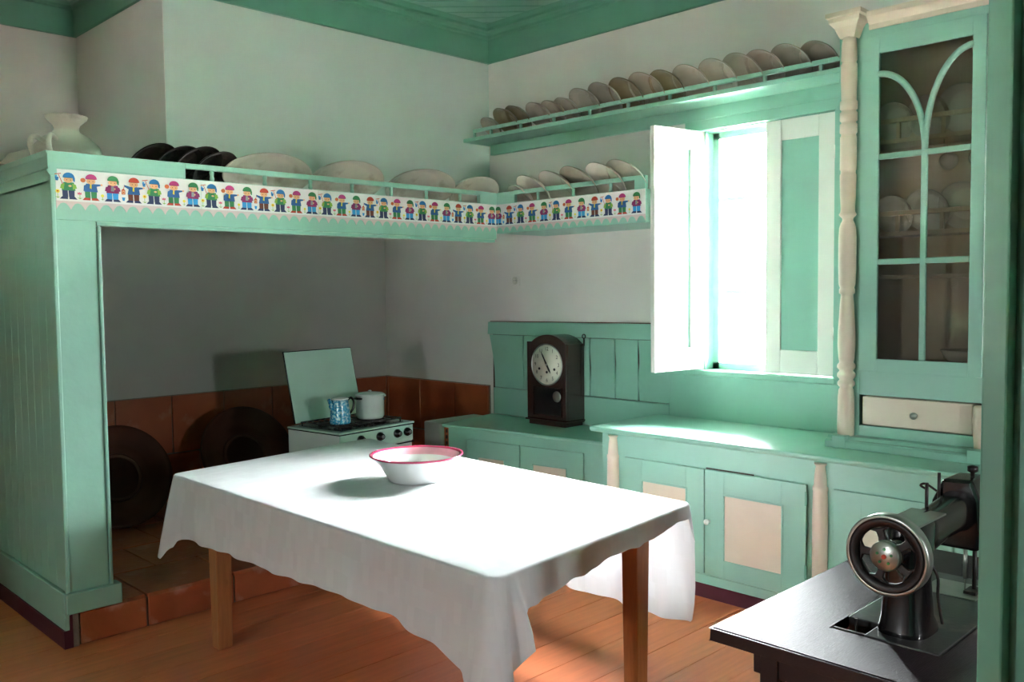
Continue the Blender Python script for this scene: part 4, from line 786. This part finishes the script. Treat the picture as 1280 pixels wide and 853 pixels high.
def lofty(secs, seg=24, pw=3.0):   # sections stacked along y: (cx, y, cz, hx, hz)
    b = loft([(cx_, cz_, y_, hx_, hz_) for cx_, y_, cz_, hx_, hz_ in secs], seg, pw); b.v = [Vector((v.x, v.z, v.y)) for v in b.v]; return b
put('arm', lofty([(cxm, 2.30, 1.00, .046, .048), (cxm, 2.42, 1.0, .044, .050), (cxm, 2.52, 1.005, .040, .046), (cxm, 2.62, 1.01, .042, .050), (cxm, 2.70, 1.01, .048, .06)]), 'black', sm_)
put('slide_plate', bx((-.944, 2.27, 1.044), (-.852, 2.46, 1.050)), 'chrome', sm_, .002, label='worn brown and nickel top plate')
b = B(); z0, z1 = .895, 1.105      # head : tapered box
prof_h = [(-.068, .90), (-.074, .97), (-.070, 1.03), (-.040, 1.098), (.040, 1.102), (.062, 1.045), (.068, .96), (.058, .90)]
put('head', B().prism([(cxm+x, 2.67, z) for x, z in prof_h], (0, .125, 0)), 'black', sm_, .010)
put('face_plate', B().prism([(cxm+x*.8, 2.796, .99+(z-.99)*.8) for x, z in prof_h], (0, .004, 0)), 'chrome', sm_)
put('tension_screw', B().lathe([(.006, 0), (.006, .012), (.014, .016), (.014, .03), (0, .034)], (cxm+.022, 2.73, 1.102), (0,0,1), 20), 'rust', sm_)
put('needle_bar', B().cyl((cxm+.005, 2.735, .90), (cxm+.005, 2.735, .80), .006).cyl((cxm+.005, 2.735, .81), (cxm+.005, 2.735, .766), .0015), 'chrome', sm_)
put('presser_foot', B().cyl((cxm+.03, 2.735, .90), (cxm+.03, 2.735, .775), .006).box((cxm+.012, 2.70, .764), (cxm+.045, 2.76, .774)), 'rust', sm_)
put('tension_disc', B().lathe([(.004, 0), (.022, .004), (.022, .008), (.006, .010), (.006, .022), (.012, .024), (0, .03)], (cxm-.070, 2.735, .99), (-1, 0, .1), 24), 'chrome', sm_)
put('take_up_lever', B().tube(smooth_path([(cxm-.06, 2.72, 1.04), (cxm-.10, 2.715, 1.065), (cxm-.115, 2.71, 1.06), (cxm-.10, 2.715, 1.05)]), .0035, 8), 'rust', sm_)
put('spool_pin', B().cyl((cxm-.020, 2.50, 1.04), (cxm-.020, 2.50, 1.115), .0045), 'rust', sm_); put('spool_pin', B().cyl((cxm-.045, 2.66, 1.03), (cxm-.045, 2.66, 1.115), .0045), 'rust', sm_)
put('bobbin_winder', B().tube(smooth_path([(cxm+.055, 2.30, .97), (cxm+.075, 2.32, .92), (cxm+.070, 2.34, .86), (cxm+.078, 2.35, .79)]), .004, 8), 'rust', sm_)
put('belt_cover', B().lathe([(.022, 0), (.025, .01), (.026, .05), (.03, .06)], (cxm+.010, 2.18, .993), (0, 1, 0), 28), 'black', sm_)
# handwheel, axis along y
wcn = Vector((-.886, 2.165, .995)); RW = .101
hw = put('handwheel', B().lathe([(RW-.016, .0), (RW-.012, -.008), (RW-.003, -.010), (RW, -.006), (RW, .022), (RW-.004, .026), (RW-.014, .024), (RW-.016, .0)], wcn, (0,1,0), 72), 'chrome', sm_, label='nickel plated wheel rim')
put('wheel_face', B().lathe([(RW-.032, -.002), (RW-.028, -.009), (RW-.014, -.0115), (RW-.009, -.010), (RW-.012, .018), (RW-.028, .018), (RW-.032, -.002)], wcn, (0,1,0), 72), 'rust', hw)
b = B()
for k in range(5):
    a0 = 2*pi*k/5+.62
    p_ = [(.028, a0-.55), (.045, a0-.20), (.060, a0-.17), (.074, a0-.42), (.074, a0+.42), (.060, a0+.17), (.045, a0+.20), (.028, a0+.55)]
    b.prism([wcn+Vector((r*cos(a), -.004, r*sin(a))) for r, a in p_], (0, .012, 0))
b.lathe([(.0, -.002), (.036, -.002), (.036, .012), (0, .012)], wcn, (0,1,0), 32)
put('spokes', b, 'rust', hw, .003)
put('hub_cap', B().lathe([(.037, -.002), (.037, -.015), (.034, -.0178), (0, -.018)], wcn, (0,1,0), 40), 'chrome', hw)
b = B()
for k in range(5): a = 2*pi*k/5+.3; b.cyl(wcn+Vector((.018*cos(a), -.018, .018*sin(a))), wcn+Vector((.018*cos(a), -.0205, .018*sin(a))), .0035, seg=10)
put('hub_screw', b, 'p_green', hw); put('centre_screw', B().cyl(wcn+Vector((0,-.018,0)), wcn+Vector((0,-.023,0)), .0055), 'p_red', hw)
put('under_bracket', B().box((-1.03, 2.225, zt-.055), (-.98, 2.235, zt-.005)).tube([(-1.035, 2.26, zt-.03), (-.96, 2.235, zt-.02)], .006, 8).tube([(-1.0, 2.25, zt-.04), (-1.0, 2.25, zt+.025)], .004, 8), 'rust', sm_)
put('slide_cover', bx((-1.045, 2.215, zt-.004), (-.95, 2.222, zt+.001)), 'rust', sm_)
put('bed_plate', bx((-.99, 2.66, zt+.003), (-.84, 2.80, zt+.0055)), 'chrome', sm_, .001)
